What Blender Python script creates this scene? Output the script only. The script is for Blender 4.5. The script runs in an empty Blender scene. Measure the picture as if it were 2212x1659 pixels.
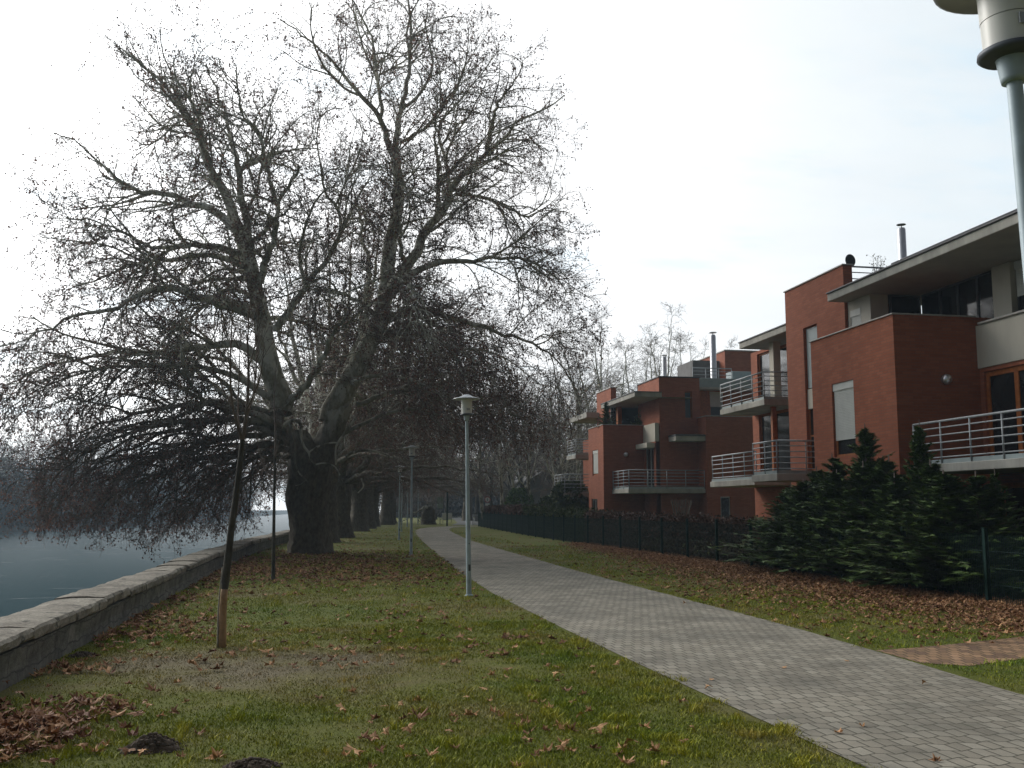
import bpy, math, random
import numpy as np
PI = math.pi
scene = bpy.context.scene
COL = scene.collection
rnd = random.Random(7)
NR = np.random.default_rng(11)

# ------------------------------------------------------------------ camera
# X = to the right, away from the river; Y = along the promenade; Z = up; the viewer's eye is 1.7 m over (0, 0)
W, H, F, EYE = 2212.0, 1659.0, 2150.0, 1.7
PITCH = math.radians(7.066); HEAD = math.radians(10.2306)
CAM = np.array([0, 0, EYE])
AX_R = np.array([math.cos(HEAD), -math.sin(HEAD), 0])
AX_F = np.array([math.sin(HEAD)*math.cos(PITCH), math.cos(HEAD)*math.cos(PITCH), math.sin(PITCH)])
AX_U = np.cross(AX_R, AX_F)
def sight(u, v): return AX_F*F + AX_R*(u-W/2) - AX_U*(v-H/2)
def at(u, v, Y):                      # the point seen at (u, v) that stands Y metres up the promenade
    d = sight(u, v); return CAM + d*(Y/d[1])
def atx(u, v, X):
    d = sight(u, v); return CAM + d*(X/d[0])
def onground(u, v, z=0.0):
    d = sight(u, v); return CAM + d*((z-EYE)/d[2])
cd = bpy.data.cameras.new('camera'); cam = bpy.data.objects.new('camera', cd); COL.objects.link(cam)
cam.location = CAM
cam.rotation_euler = (PI/2+PITCH, 0, -HEAD)
cd.sensor_width = 36; cd.lens = 36*F/W; cd.clip_start = 0.05; cd.clip_end = 3000
scene.camera = cam

# ------------------------------------------------------------------ mesh helpers
class MB:
    """collects faces; build() links them as one mesh object"""
    def __init__(s): s.v = []; s.f = []; s.m = []; s.sm = []; s.n = 0; s.attr = []
    def add(s, V, Fc, mat=0, smooth=False, tint=None):
        V = np.asarray(V, float).reshape(-1, 3); Fc = np.asarray(Fc, int)
        s.v.append(V); s.f.append(Fc + s.n); s.m.append(np.full(len(Fc), mat)); s.sm.append(np.full(len(Fc), smooth)); s.n += len(V)
        s.attr.append(np.full(len(V), 0.5) if tint is None else np.asarray(tint, float))
    def box(s, x0, x1, y0, y1, z0, z1, mat=0):
        V = [(x0,y0,z0),(x1,y0,z0),(x1,y1,z0),(x0,y1,z0),(x0,y0,z1),(x1,y0,z1),(x1,y1,z1),(x0,y1,z1)]
        s.add(V, [(0,3,2,1),(4,5,6,7),(0,1,5,4),(1,2,6,5),(2,3,7,6),(3,0,4,7)], mat); return s
    def bevbox(s, x0, x1, y0, y1, z0, z1, b=.01, mat=0):
        xs=(x0,x0+b,x1-b,x1); ys=(y0,y0+b,y1-b,y1)
        V=[(x0+b,y0+b,z0),(x1-b,y0+b,z0),(x1-b,y1-b,z0),(x0+b,y1-b,z0)]
        for z in (z0+b, z1-b): V += [(x0,y0,z),(x1,y0,z),(x1,y1,z),(x0,y1,z)]
        V += [(x0+b,y0+b,z1),(x1-b,y0+b,z1),(x1-b,y1-b,z1),(x0+b,y1-b,z1)]
        Fc=[(0,3,2,1),(12,13,14,15)]
        for k in range(3):
            for i in range(4): j=(i+1)%4; Fc.append((4*k+i,4*k+j,4*k+4+j,4*k+4+i))
        s.add(V, Fc, mat); return s
    def bar(s, a, b, r, n=8, mat=0, r2=None, cap=True):
        tubes(s, np.array([[a, b]], float), np.array([[r, r if r2 is None else r2]], float), n, mat, cap=cap); return s
    def lathe(s, prof, n=28, mat=0, c=(0,0,0), smooth=True):
        th = np.arange(n)*2*PI/n; V=[]
        for r, z in prof: V += [(c[0]+r*math.cos(t), c[1]+r*math.sin(t), c[2]+z) for t in th]
        Fc = [(k*n+i, k*n+(i+1)%n, (k+1)*n+(i+1)%n, (k+1)*n+i) for k in range(len(prof)-1) for i in range(n)]
        s.add(V, Fc, mat, smooth); return s
    def mesh(s, name, mats):
        me = bpy.data.meshes.new(name)
        V = np.concatenate(s.v); me.vertices.add(len(V)); me.vertices.foreach_set('co', V.ravel().astype(np.float32))
        nl = sum(f.size for f in s.f); npoly = sum(len(f) for f in s.f)
        me.loops.add(nl); me.polygons.add(npoly)
        me.loops.foreach_set('vertex_index', np.concatenate([f.ravel() for f in s.f]).astype(np.int32))
        tot = np.concatenate([np.full(len(f), f.shape[1]) for f in s.f]); st = np.concatenate([[0], np.cumsum(tot)[:-1]])
        me.polygons.foreach_set('loop_start', st.astype(np.int32)); me.polygons.foreach_set('loop_total', tot.astype(np.int32))
        me.polygons.foreach_set('material_index', np.concatenate(s.m).astype(np.int32))
        me.polygons.foreach_set('use_smooth', np.concatenate(s.sm).astype(bool))
        a = me.attributes.new('tint', 'FLOAT', 'POINT'); a.data.foreach_set('value', np.concatenate(s.attr).astype(np.float32))
        for m in (mats if isinstance(mats, (list, tuple)) else [mats]): me.materials.append(m)
        me.update(calc_edges=True); return me
    def build(s, name, mats, parent=None):
        o = bpy.data.objects.new(name, s.mesh(name, mats)); COL.objects.link(o)
        if parent is not None: o.parent = parent
        return o
def nrm(a): return a/np.maximum(np.linalg.norm(a, axis=-1, keepdims=True), 1e-9)
def tubes(mb, P, R, n=5, mat=0, tint=None, cap=False, smooth=True, ref=None):
    """P [N,K,3] polylines, R [N,K] radii"""
    N, K = P.shape[:2]
    T = np.empty_like(P); T[:,1:-1] = P[:,2:]-P[:,:-2] if K > 2 else 0; T[:,0] = P[:,1]-P[:,0]; T[:,-1] = P[:,-1]-P[:,-2]; T = nrm(T)
    mean = nrm(P[:,-1]-P[:,0]); rf = np.where(np.abs(mean[:,2:3]) < .8, [[0,0,1.]], [[1.,0.13,0]])
    rf = np.repeat(rf[:,None], K, 1)
    A = nrm(rf - (rf*T).sum(-1, keepdims=True)*T); B = np.cross(T, A)
    th = np.arange(n)*2*PI/n
    V = P[:,:,None] + R[:,:,None,None]*(A[:,:,None]*np.cos(th)[None,None,:,None] + B[:,:,None]*np.sin(th)[None,None,:,None])
    idx = np.arange(N*K*n).reshape(N, K, n); nx = np.roll(idx, -1, 2)
    Q = np.stack([idx[:,:-1], nx[:,:-1], nx[:,1:], idx[:,1:]], -1).reshape(-1, 4)
    tn = None if tint is None else np.repeat(tint, K*n)
    mb.add(V.reshape(-1,3), Q, mat, smooth, tn)
    if cap:
        base = mb.n - N*K*n
        for k in range(N):
            for e, rev in ((0, True), (K-1, False)):
                ring = (idx[k, e] + base); ring = ring[::-1] if rev else ring
                mb.f.append(ring[None]); mb.m.append(np.array([mat])); mb.sm.append(np.array([False]))
def empty(name, loc=(0,0,0), rz=0):
    o = bpy.data.objects.new(name, None); COL.objects.link(o); o.location = loc; o.rotation_euler = (0,0,rz); o.empty_display_size = .2; return o
def tag(o, label=None, cat=None, group=None, kind=None):
    if label: o['label'] = label
    if cat: o['category'] = cat
    if group: o['group'] = group
    if kind: o['kind'] = kind
    return o
def copy_tree(o, parent=None):
    c = o.copy(); COL.objects.link(c); c.parent = parent
    for ch in list(o.children):
        copy_tree(ch, c)
    return c

# ------------------------------------------------------------------ materials
def newmat(name):
    m = bpy.data.materials.new(name); m.use_nodes = True; nt = m.node_tree; b = nt.nodes['Principled BSDF']
    b.inputs['Roughness'].default_value = .8; b.inputs['Specular IOR Level'].default_value = .3
    return m, nt, b
def N(nt, t, **kw):
    n = nt.nodes.new(t)
    for k, v in kw.items():
        if k.startswith('i_'): n.inputs[k[2:].replace('_', ' ')].default_value = v
        else: setattr(n, k, v)
    return n
def math_node(nt, op, a, b=None, c=None):
    n = nt.nodes.new('ShaderNodeMath'); n.operation = op
    for i, x in enumerate((a, b, c)):
        if x is None: continue
        if isinstance(x, (int, float)): n.inputs[i].default_value = x
        else: nt.links.new(x, n.inputs[i])
    return n.outputs[0]
def pos(nt, obj=False):
    return nt.nodes.new('ShaderNodeTexCoord').outputs['Object'] if obj else nt.nodes.new('ShaderNodeNewGeometry').outputs['Position']
def noise(nt, vec, scale, detail=4, rough=.55, sx=None):
    if sx:
        mp = nt.nodes.new('ShaderNodeMapping'); mp.inputs['Scale'].default_value = sx; nt.links.new(vec, mp.inputs['Vector']); vec = mp.outputs[0]
    n = N(nt, 'ShaderNodeTexNoise'); n.inputs['Scale'].default_value = scale; n.inputs['Detail'].default_value = detail; n.inputs['Roughness'].default_value = rough
    nt.links.new(vec, n.inputs['Vector']); return n.outputs['Fac']
def ramp(nt, fac, stops):
    r = nt.nodes.new('ShaderNodeValToRGB'); e = r.color_ramp.elements
    while len(e) < len(stops): e.new(.5)
    for el, (p, c) in zip(e, stops): el.position = p; el.color = (*c, 1) if len(c) == 3 else c
    nt.links.new(fac, r.inputs[0]); return r.outputs[0]
def mix(nt, fac, a, b, mode='MIX'):
    n = nt.nodes.new('ShaderNodeMix'); n.data_type = 'RGBA'; n.blend_type = mode
    for s_, x in ((n.inputs[0], fac), (n.inputs[6], a), (n.inputs[7], b)):
        if isinstance(x, (int, float)): s_.default_value = x
        elif isinstance(x, tuple): s_.default_value = (*x, 1)
        else: nt.links.new(x, s_)
    return n.outputs[2]
def sstep(nt, x, a, b):
    n = nt.nodes.new('ShaderNodeMapRange'); n.interpolation_type = 'SMOOTHSTEP'; n.inputs[1].default_value = a; n.inputs[2].default_value = b
    nt.links.new(x, n.inputs[0]); return n.outputs[0]
def bump(nt, b, h, strength=.4, dist=.02):
    n = nt.nodes.new('ShaderNodeBump'); n.inputs['Strength'].default_value = strength; n.inputs['Distance'].default_value = dist
    nt.links.new(h, n.inputs['Height']); nt.links.new(n.outputs[0], b.inputs['Normal'])
def simple(name, c, rough=.7, metal=0, var=.25, scale=6, spec=.3, c2=None, obj=True):
    m, nt, b = newmat(name); p = pos(nt, obj)
    f = noise(nt, p, scale, 5); d = c2 or tuple(x*(1-var) for x in c); l = tuple(min(1, x*(1+var*.6)) for x in c)
    nt.links.new(ramp(nt, f, [(.3, d), (.7, l)]), b.inputs['Base Color'])
    b.inputs['Roughness'].default_value = rough; b.inputs['Metallic'].default_value = metal; b.inputs['Specular IOR Level'].default_value = spec
    return m
M = {}
# ground tones, shared by the soil sheet and the blades: worn dead patches over mossy green
def lawn_mask(nt, p):
    a = noise(nt, p, .33, 5, .6); b = noise(nt, p, 1.7, 4, .6)
    s = math_node(nt, 'ADD', math_node(nt, 'MULTIPLY', a, .7), math_node(nt, 'MULTIPLY', b, .3))
    # the bare strip trodden beside the sapling
    sep = N(nt, 'ShaderNodeSeparateXYZ'); nt.links.new(p, sep.inputs[0])
    dx = math_node(nt, 'MULTIPLY', math_node(nt, 'ADD', sep.outputs[0], .75), .42)
    dy = math_node(nt, 'MULTIPLY', math_node(nt, 'SUBTRACT', sep.outputs[1], 11.4), .52)
    r = math_node(nt, 'SQRT', math_node(nt, 'ADD', math_node(nt, 'MULTIPLY', dx, dx), math_node(nt, 'MULTIPLY', dy, dy)))
    patch = math_node(nt, 'MULTIPLY', math_node(nt, 'SUBTRACT', 1.0, sstep(nt, r, .3, 1.5)), .17)
    return math_node(nt, 'ADD', s, patch)
m, nt, b = newmat('lawn_soil'); p = pos(nt); k = lawn_mask(nt, p)
base = ramp(nt, k, [(.36, (.088,.122,.008)), (.50, (.138,.148,.016)), (.60, (.170,.150,.046)), (.72, (.20,.165,.10))])
fine = noise(nt, p, 55, 5, .7); base = mix(nt, .75, base, ramp(nt, fine, [(.3, (.35,.35,.33)), (.65, (1.25,1.25,1.15))]), 'MULTIPLY')
dirt = sstep(nt, noise(nt, p, 2.3, 6, .65), .64, .74)
nt.links.new(mix(nt, dirt, base, (.045,.033,.024)), b.inputs['Base Color'])
bump(nt, b, noise(nt, p, 38, 6, .7), .9, .04); b.inputs['Roughness'].default_value = .95; M['soil'] = m
m, nt, b = newmat('grass_blade'); p = pos(nt); k = lawn_mask(nt, p)
at_ = N(nt, 'ShaderNodeAttribute', attribute_name='tint')
g = ramp(nt, k, [(.38, (.185,.260,.012)), (.51, (.300,.310,.026)), (.61, (.345,.305,.075)), (.74, (.35,.29,.17))])
nt.links.new(mix(nt, 1, g, ramp(nt, at_.outputs['Fac'], [(0, (.45,.5,.45)), (.6, (1.0,1.0,1.0)), (1, (1.7,1.45,1.3))]), 'MULTIPLY'), b.inputs['Base Color'])
b.inputs['Roughness'].default_value = .6; b.inputs['Specular IOR Level'].default_value = .15; M['blade'] = m
# interlocking zig-zag pavers
def paver_mat(name, tones, joint, dirtc, sc=1.0, ang=0):
    m, nt, b = newmat(name); p = pos(nt)
    mp = N(nt, 'ShaderNodeMapping'); mp.inputs['Rotation'].default_value = (0, 0, ang); mp.inputs['Scale'].default_value = (sc, sc, sc); nt.links.new(p, mp.inputs[0]); q = mp.outputs[0]
    sep = N(nt, 'ShaderNodeSeparateXYZ'); nt.links.new(q, sep.inputs[0]); X, Y = sep.outputs[0], sep.outputs[1]
    tri = math_node(nt, 'PINGPONG', math_node(nt, 'ADD', X, 50.0), .125)
    Y2 = math_node(nt, 'ADD', Y, math_node(nt, 'MULTIPLY', tri, .42))
    cb = N(nt, 'ShaderNodeCombineXYZ'); nt.links.new(X, cb.inputs[0]); nt.links.new(Y2, cb.inputs[1])
    br = N(nt, 'ShaderNodeTexBrick'); br.offset = .5; br.inputs['Scale'].default_value = 1
    br.inputs['Brick Width'].default_value = .125; br.inputs['Row Height'].default_value = .2; br.inputs['Mortar Size'].default_value = .0085; br.inputs['Mortar Smooth'].default_value = .35
    br.inputs['Color1'].default_value = (0,0,0,1); br.inputs['Color2'].default_value = (1,1,1,1); br.inputs['Mortar'].default_value = (.5,.5,.5,1); br.inputs['Bias'].default_value = 0
    nt.links.new(cb.outputs[0], br.inputs['Vector'])
    c = ramp(nt, br.outputs['Color'], [(0, tones[0]), (.5, tones[1]), (1, tones[2])])
    st = noise(nt, p, .9, 6, .65); c = mix(nt, 1, c, ramp(nt, st, [(.3, (.56,.56,.54)), (.6, (1.07,1.05,1.0))]), 'MULTIPLY')
    gr = noise(nt, p, 90, 3, .7); c = mix(nt, .5, c, ramp(nt, gr, [(.25, (.6,.6,.6)), (.7, (1.2,1.2,1.2))]), 'MULTIPLY')
    moss = sstep(nt, noise(nt, p, 3.1, 6, .6), .58, .72); c = mix(nt, math_node(nt, 'MULTIPLY', moss, .6), c, dirtc)
    c = mix(nt, br.outputs['Fac'], c, joint)
    nt.links.new(c, b.inputs['Base Color']); b.inputs['Roughness'].default_value = .85
    hgt = math_node(nt, 'ADD', math_node(nt, 'SUBTRACT', 1.0, br.outputs['Fac']), math_node(nt, 'MULTIPLY', gr, .25)); bump(nt, b, hgt, .7, .008)
    return m
M['paver'] = paver_mat('grey_paver', [(.225,.203,.166), (.272,.247,.204), (.32,.295,.248)], (.075,.070,.050), (.12,.12,.085))
M['brickpave'] = paver_mat('brown_paver', [(.17,.10,.065), (.27,.165,.09), (.36,.22,.13)], (.06,.045,.025), (.13,.10,.05), 1.0, .25)
M['asphalt'] = simple('asphalt', (.12,.12,.115), .9, 0, .3, 3, obj=False)
# facing brick: one running bond for walls that look either way
def brick_mat(name, tones, mortar):
    m, nt, b = newmat(name); p = pos(nt); sep = N(nt, 'ShaderNodeSeparateXYZ'); nt.links.new(p, sep.inputs[0])
    cb = N(nt, 'ShaderNodeCombineXYZ'); nt.links.new(math_node(nt, 'ADD', sep.outputs[0], sep.outputs[1]), cb.inputs[0]); nt.links.new(sep.outputs[2], cb.inputs[1])
    br = N(nt, 'ShaderNodeTexBrick'); br.offset = .5; br.inputs['Scale'].default_value = 1
    br.inputs['Brick Width'].default_value = .26; br.inputs['Row Height'].default_value = .0775; br.inputs['Mortar Size'].default_value = .0062; br.inputs['Mortar Smooth'].default_value = .2
    br.inputs['Color1'].default_value = (0,0,0,1); br.inputs['Color2'].default_value = (1,1,1,1); nt.links.new(cb.outputs[0], br.inputs['Vector'])
    c = ramp(nt, br.outputs['Color'], [(0, tones[0]), (.5, tones[1]), (1, tones[2])])
    st = noise(nt, p, .9, 6, .65, (1,1,.3)); c = mix(nt, .7, c, ramp(nt, st, [(.3, (.72,.72,.72)), (.62, (1.08,1.07,1.06))]), 'MULTIPLY')
    nt.links.new(mix(nt, br.outputs['Fac'], c, mortar), b.inputs['Base Color']); b.inputs['Roughness'].default_value = .85
    bump(nt, b, math_node(nt, 'SUBTRACT', 1.0, br.outputs['Fac']), .5, .006); return m
M['brick'] = brick_mat('red_brick', [(.290,.086,.041), (.325,.098,.048), (.365,.115,.057)], (.20,.095,.062))
def stucco(name, c, streak=.25):
    m, nt, b = newmat(name); p = pos(nt)
    v = noise(nt, p, 1.2, 6, .65, (1,1,.35)); f = noise(nt, p, 60, 3)
    cc = ramp(nt, v, [(.3, tuple(x*(1-streak) for x in c)), (.65, c)]); nt.links.new(cc, b.inputs['Base Color']); bump(nt, b, f, .25, .004); b.inputs['Roughness'].default_value = .9; return m
M['cream'] = stucco('cream_render', (.56,.52,.44), .15)
M['concrete'] = stucco('pale_concrete', (.46,.44,.39), .5)
M['soffit'] = stucco('soffit_board', (.40,.37,.33), .2)
M['flash_and_shade'] = simple('zinc_and_shaded_timber', (.10,.10,.105), .5, .3)  # real flashing, and terrace frame timber with its shade put into the colour
M['capmetal'] = simple('parapet_cap_metal', (.42,.40,.37), .5, .2)
M['rail'] = simple('galvanised_rail', (.33,.345,.355), .5, .4, .25, 12)
M['wood'] = simple('orange_stained_timber', (.36,.11,.028), .55, 0, .3, 9)
M['shutter'] = simple('pale_roller_shutter', (.60,.60,.56), .6, 0, .08, 3)
M['panel'] = simple('grey_infill_panel', (.33,.38,.38), .5, 0, .15, 3)
M['steel'] = simple('stainless_flue', (.68,.68,.70), .3, .85, .1, 6)
M['dark'] = simple('dark_interior', (.012,.012,.014), .8)
m, nt, b = newmat('window_glass'); b.inputs['Base Color'].default_value = (.012,.014,.016,1); b.inputs['Roughness'].default_value = .06; b.inputs['Specular IOR Level'].default_value = .5
nt.links.new(ramp(nt, noise(nt, pos(nt), 1.1, 3), [(.35, (.008,.009,.011)), (.7, (.03,.032,.034))]), b.inputs['Base Color']); M['glass'] = m
m, nt, b = newmat('weathered_dish'); b.inputs['Base Color'].default_value = (.05,.055,.06,1); M['dish'] = m
M['lampblue'] = simple('pale_blue_lamp_paint', (.42,.50,.54), .5, .1, .25, 5)
M['lamphead'] = simple('lamp_head_aluminium', (.42,.44,.46), .38, .5, .15, 8)
M['lampdark'] = simple('lamp_head_underside', (.10,.11,.125), .55, .3, .2, 8)
m, nt, b = newmat('frosted_lantern'); b.inputs['Base Color'].default_value = (.68,.67,.62,1); b.inputs['Roughness'].default_value = .35; M['lantern'] = m
M['greenmetal'] = simple('dark_green_fence_paint', (.009,.030,.025), .6, 0, .2, 6, .1)
# stone wall
m, nt, b = newmat('wall_masonry'); p = pos(nt)
v = N(nt, 'ShaderNodeTexBrick'); v.offset = .5; v.inputs['Scale'].default_value = 1; v.inputs['Brick Width'].default_value = .55; v.inputs['Row Height'].default_value = .21; v.inputs['Mortar Size'].default_value = .012; v.inputs['Mortar Smooth'].default_value = .5
v.inputs['Color1'].default_value = (0,0,0,1); v.inputs['Color2'].default_value = (1,1,1,1)
sep = N(nt, 'ShaderNodeSeparateXYZ'); nt.links.new(p, sep.inputs[0]); cb = N(nt, 'ShaderNodeCombineXYZ'); nt.links.new(sep.outputs[1], cb.inputs[0]); nt.links.new(math_node(nt, 'ADD', sep.outputs[2], math_node(nt, 'MULTIPLY', noise(nt, p, 2.1, 4), .22)), cb.inputs[1]); nt.links.new(cb.outputs[0], v.inputs['Vector'])
c = ramp(nt, v.outputs['Color'], [(0, (.15,.145,.135)), (1, (.22,.21,.19))])
c = mix(nt, 1, c, ramp(nt, noise(nt, p, 3.2, 7, .7), [(.3, (.35,.36,.32)), (.68, (1.25,1.22,1.15))]), 'MULTIPLY')
nt.links.new(mix(nt, v.outputs['Fac'], c, (.085,.082,.072)), b.inputs['Base Color']); bump(nt, b, noise(nt, p, 14, 6, .7), .8, .03); b.inputs['Roughness'].default_value = .95; M['masonry'] = m
m, nt, b = newmat('capstone'); p = pos(nt)
c = ramp(nt, noise(nt, p, 1.6, 7, .7), [(.32, (.14,.122,.098)), (.5, (.27,.24,.195)), (.7, (.40,.365,.30))])
c = mix(nt, .8, c, ramp(nt, noise(nt, p, 26, 5, .7), [(.3, (.42,.42,.40)), (.62, (1.15,1.15,1.15))]), 'MULTIPLY')
c = mix(nt, sstep(nt, noise(nt, p, 5, 6, .7), .54, .64), c, (.07,.066,.052))
nt.links.new(c, b.inputs['Base Color']); bump(nt, b, noise(nt, p, 22, 6, .75), .8, .02); b.inputs['Roughness'].default_value = .95; M['capstone'] = m
# bark
def bark_mat(name, lo, mid, pale, amount, zfade=None):
    m, nt, b = newmat(name); p = pos(nt, True)
    f1 = noise(nt, p, 2.2, 5, .6, (1,1,.55)); f2 = noise(nt, p, 9, 5, .65, (1,1,.4))
    c = ramp(nt, f2, [(.3, lo), (.65, mid)])
    patch = sstep(nt, f1, amount, amount+.09)
    if zfade:
        sep = N(nt, 'ShaderNodeSeparateXYZ'); nt.links.new(p, sep.inputs[0]); patch = math_node(nt, 'MULTIPLY', patch, sstep(nt, sep.outputs[2], zfade[0], zfade[1]))
    nt.links.new(mix(nt, patch, c, pale), b.inputs['Base Color']); bump(nt, b, f2, .8, .05); b.inputs['Roughness'].default_value = .9; return m
m, nt, b = newmat('plane_bark'); p = pos(nt, True)      # dark ridged bole below, flaking to pale grey green above
sep = N(nt, 'ShaderNodeSeparateXYZ'); nt.links.new(p, sep.inputs[0]); hz = sstep(nt, math_node(nt, 'ADD', sep.outputs[2], math_node(nt, 'MULTIPLY', noise(nt, p, 1.1, 4), 3.0)), 4.5, 10.0)
f1 = noise(nt, p, 2.6, 5, .6, (1,1,.5)); f2 = noise(nt, p, 9, 5, .65, (1,1,.55)); lo = ramp(nt, f2, [(.3, (.055,.045,.032)), (.68, (.165,.138,.098))]); hi = ramp(nt, f2, [(.3, (.26,.25,.185)), (.65, (.52,.51,.40))])
hi = mix(nt, sstep(nt, f1, .48, .56), hi, (.78,.77,.68)); nt.links.new(mix(nt, hz, lo, hi), b.inputs['Base Color']); bump(nt, b, f2, .8, .05); b.inputs['Roughness'].default_value = .9; M['planebark'] = m
M['palebark'] = bark_mat('pale_bark', (.085,.075,.058), (.21,.19,.15), (.44,.42,.35), .47)
M['darkbark'] = bark_mat('sapling_bark', (.035,.032,.026), (.085,.078,.062), (.12,.11,.09), .6)
M['peeled'] = simple('peeled_wood', (.36,.225,.125), .8, 0, .35, 14)
M['stakewood'] = simple('weathered_stake', (.33,.30,.25), .85, 0, .3, 14)
M['twig'] = simple('twig_bark', (.145,.115,.095), .9, 0, .3, 5)
def tinted(name, a, c, rough=.75, trans=0):
    m, nt, b = newmat(name); t = N(nt, 'ShaderNodeAttribute', attribute_name='tint')
    nt.links.new(ramp(nt, t.outputs['Fac'], [(0, a), (1, c)]), b.inputs['Base Color']); b.inputs['Roughness'].default_value = rough; b.inputs['Specular IOR Level'].default_value = .2
    if trans:
        tl = N(nt, 'ShaderNodeBsdfTranslucent'); mx = N(nt, 'ShaderNodeMixShader'); mx.inputs[0].default_value = trans; nt.links.new(b.inputs['Base Color'].links[0].from_socket, tl.inputs[0])
        nt.links.new(b.outputs[0], mx.inputs[1]); nt.links.new(tl.outputs[0], mx.inputs[2]); nt.links.new(mx.outputs[0], nt.nodes['Material Output'].inputs[0])
    return m
M['deadleaf'] = tinted('dry_hanging_leaf', (.075,.045,.038), (.30,.165,.125), .75, .45)
M['litter'] = tinted('fallen_leaf', (.135,.050,.024), (.58,.33,.165), .7)
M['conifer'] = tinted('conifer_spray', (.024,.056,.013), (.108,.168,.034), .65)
M['hedgeleaf'] = tinted('hedge_leaf', (.050,.030,.024), (.15,.088,.062))
M['greenleaf'] = tinted('evergreen_leaf', (.020,.036,.008), (.070,.085,.020))
M['scrub'] = tinted('bank_scrub', (.012,.014,.014), (.034,.034,.030))
M['earth'] = simple('dug_earth', (.095,.070,.052), .98, 0, .4, 30)
m, nt, b = newmat('river_water'); p = pos(nt)
nt.nodes.remove(b); df = N(nt, 'ShaderNodeBsdfDiffuse'); df.inputs[0].default_value = (.013,.042,.051,1); gl = N(nt, 'ShaderNodeBsdfGlossy'); gl.inputs['Roughness'].default_value = .2
lw = N(nt, 'ShaderNodeLayerWeight'); glint = sstep(nt, noise(nt, p, .55, 3, .5, (.35,1.6,1)), .66, .73); fac = math_node(nt, 'ADD', math_node(nt, 'ADD', math_node(nt, 'MULTIPLY', noise(nt, p, .9, 5, .65, (.3,1.5,1)), .024), math_node(nt, 'MULTIPLY', glint, .16)), math_node(nt, 'MULTIPLY', math_node(nt, 'POWER', lw.outputs['Facing'], 40.0), .5)); mx = N(nt, 'ShaderNodeMixShader')
nt.links.new(fac, mx.inputs[0]); nt.links.new(df.outputs[0], mx.inputs[1]); nt.links.new(gl.outputs[0], mx.inputs[2]); nt.links.new(mx.outputs[0], nt.nodes['Material Output'].inputs[0])
bump(nt, gl, noise(nt, p, 1.3, 5, .6, (1,.45,1)), .7, .15); M['water'] = m
M['mud'] = simple('bank_mud', (.012,.020,.021), .95, 0, .3, .4, obj=False)
M['roofgrey'] = simple('grey_roof_sheet', (.16,.155,.15), .8, 0, .2, 2)
M['signface'] = simple('white_sign_face', (.62,.62,.64), .5, 0, .05, 3)
M['signred'] = simple('red_sign_ring', (.30,.03,.035), .5, 0, .05, 3)
M['signgreen'] = simple('faded_notice_board', (.25,.30,.26), .6, 0, .15, 3)
M['pole'] = simple('sign_pole_metal', (.20,.21,.21), .5, .5, .15, 3)

# ------------------------------------------------------------------ ground, river, path
def curve_x(tab):
    ys = np.array([t[0] for t in tab]); xs = np.array([t[1] for t in tab]); return lambda y: np.interp(y, ys, xs)
quay_x = curve_x([(-60,-3),(30,-3),(40,-2.75),(54,-1.9),(70,-.5),(90,2),(110,4.6),(200,12),(900,60)])     # inner foot of the parapet
YS = np.concatenate([np.arange(-60, 120, 3.), np.arange(120, 900, 30.), [900]])
mb = MB(); V = []; Fc = []
for y in YS:
    x0 = quay_x(y)-.3; V += [(x0, y, 0), (x0+6, y, 0), (700, y, 0)]
for i in range(len(YS)-1):
    for j in range(2): a = 3*i+j; Fc.append((a, a+1, a+4, a+3))
mb.add(V, Fc); tag(mb.build('ground', M['soil']), kind='structure')
mb = MB(); mb.add([(-700,-60,-3),(80,-60,-3),(80,900,-3),(-700,900,-3)], [(0,1,2,3)]); tag(mb.build('water', M['water']), kind='structure')
bank_x = curve_x([(-60,-62),(200,-60),(300,-50),(420,-40),(900,-25)])
mb = MB(); V = []; Fc = []
for y in YS:
    x = bank_x(y); V += [(x+1, y, -3.4), (x-2, y, -2.2), (x-7, y, -.8), (-700, y, -.4)]
for i in range(len(YS)-1):
    for j in range(3): a = 4*i+j; Fc.append((a, a+4, a+5, a+1))
mb.add(V, Fc); tag(mb.build('far_river_bank', M['mud']), kind='structure')

PL = [(-8,3.5),(6,3.5),(10,3.36),(13.4,3.27),(20,3.2),(27.7,3.43),(36,3.82),(44.3,4.25),(55,4.8),(63,5.32),(70,5.8),(76,6.35),(81,7.1),(86,8.4),(90,10.6),(92.3,13.2),(94,17),(95.5,24)]
PR = [(-8,6.2),(6,6.2),(8.3,6.22),(10.5,6.37),(13.8,6.52),(20,6.53),(26,6.54),(37,6.76),(50,7.05),(58,7.5),(66,8.05),(73,8.6),(78.5,9.15),(83,9.8),(86,10.5),(88.5,11.9),(90,14.2),(90.8,18),(91.5,24.3)]
pathL = curve_x(PL); pathR = curve_x(PR)
def dense(tab, n=120):
    a = np.array([(x, y) for y, x in tab]); s = np.concatenate([[0], np.cumsum(np.linalg.norm(np.diff(a, axis=0), axis=1))])
    t = np.linspace(0, s[-1], n); return np.stack([np.interp(t, s, a[:,0]), np.interp(t, s, a[:,1])], 1)
def strip(name, A, B, z, mat):
    mb = MB(); n = len(A); V = np.concatenate([np.c_[A, np.full(n, z)], np.c_[B, np.full(n, z)]])
    mb.add(V, [(i, n+i, n+i+1, i+1) for i in range(n-1)]); return tag(mb.build(name, mat), kind='structure')
strip('path', dense(PL), dense(PR), .008, M['paver'])
strip('side_path', dense([(10.25,6.42),(9.95,6.75),(10.4,7.9),(11.1,9.6),(12.0,11.6)], 12), dense([(11.25,6.45),(11.4,7.2),(12.05,9.0),(12.7,10.6),(13.3,11.9)], 12), .004, M['brickpave'])
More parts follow.
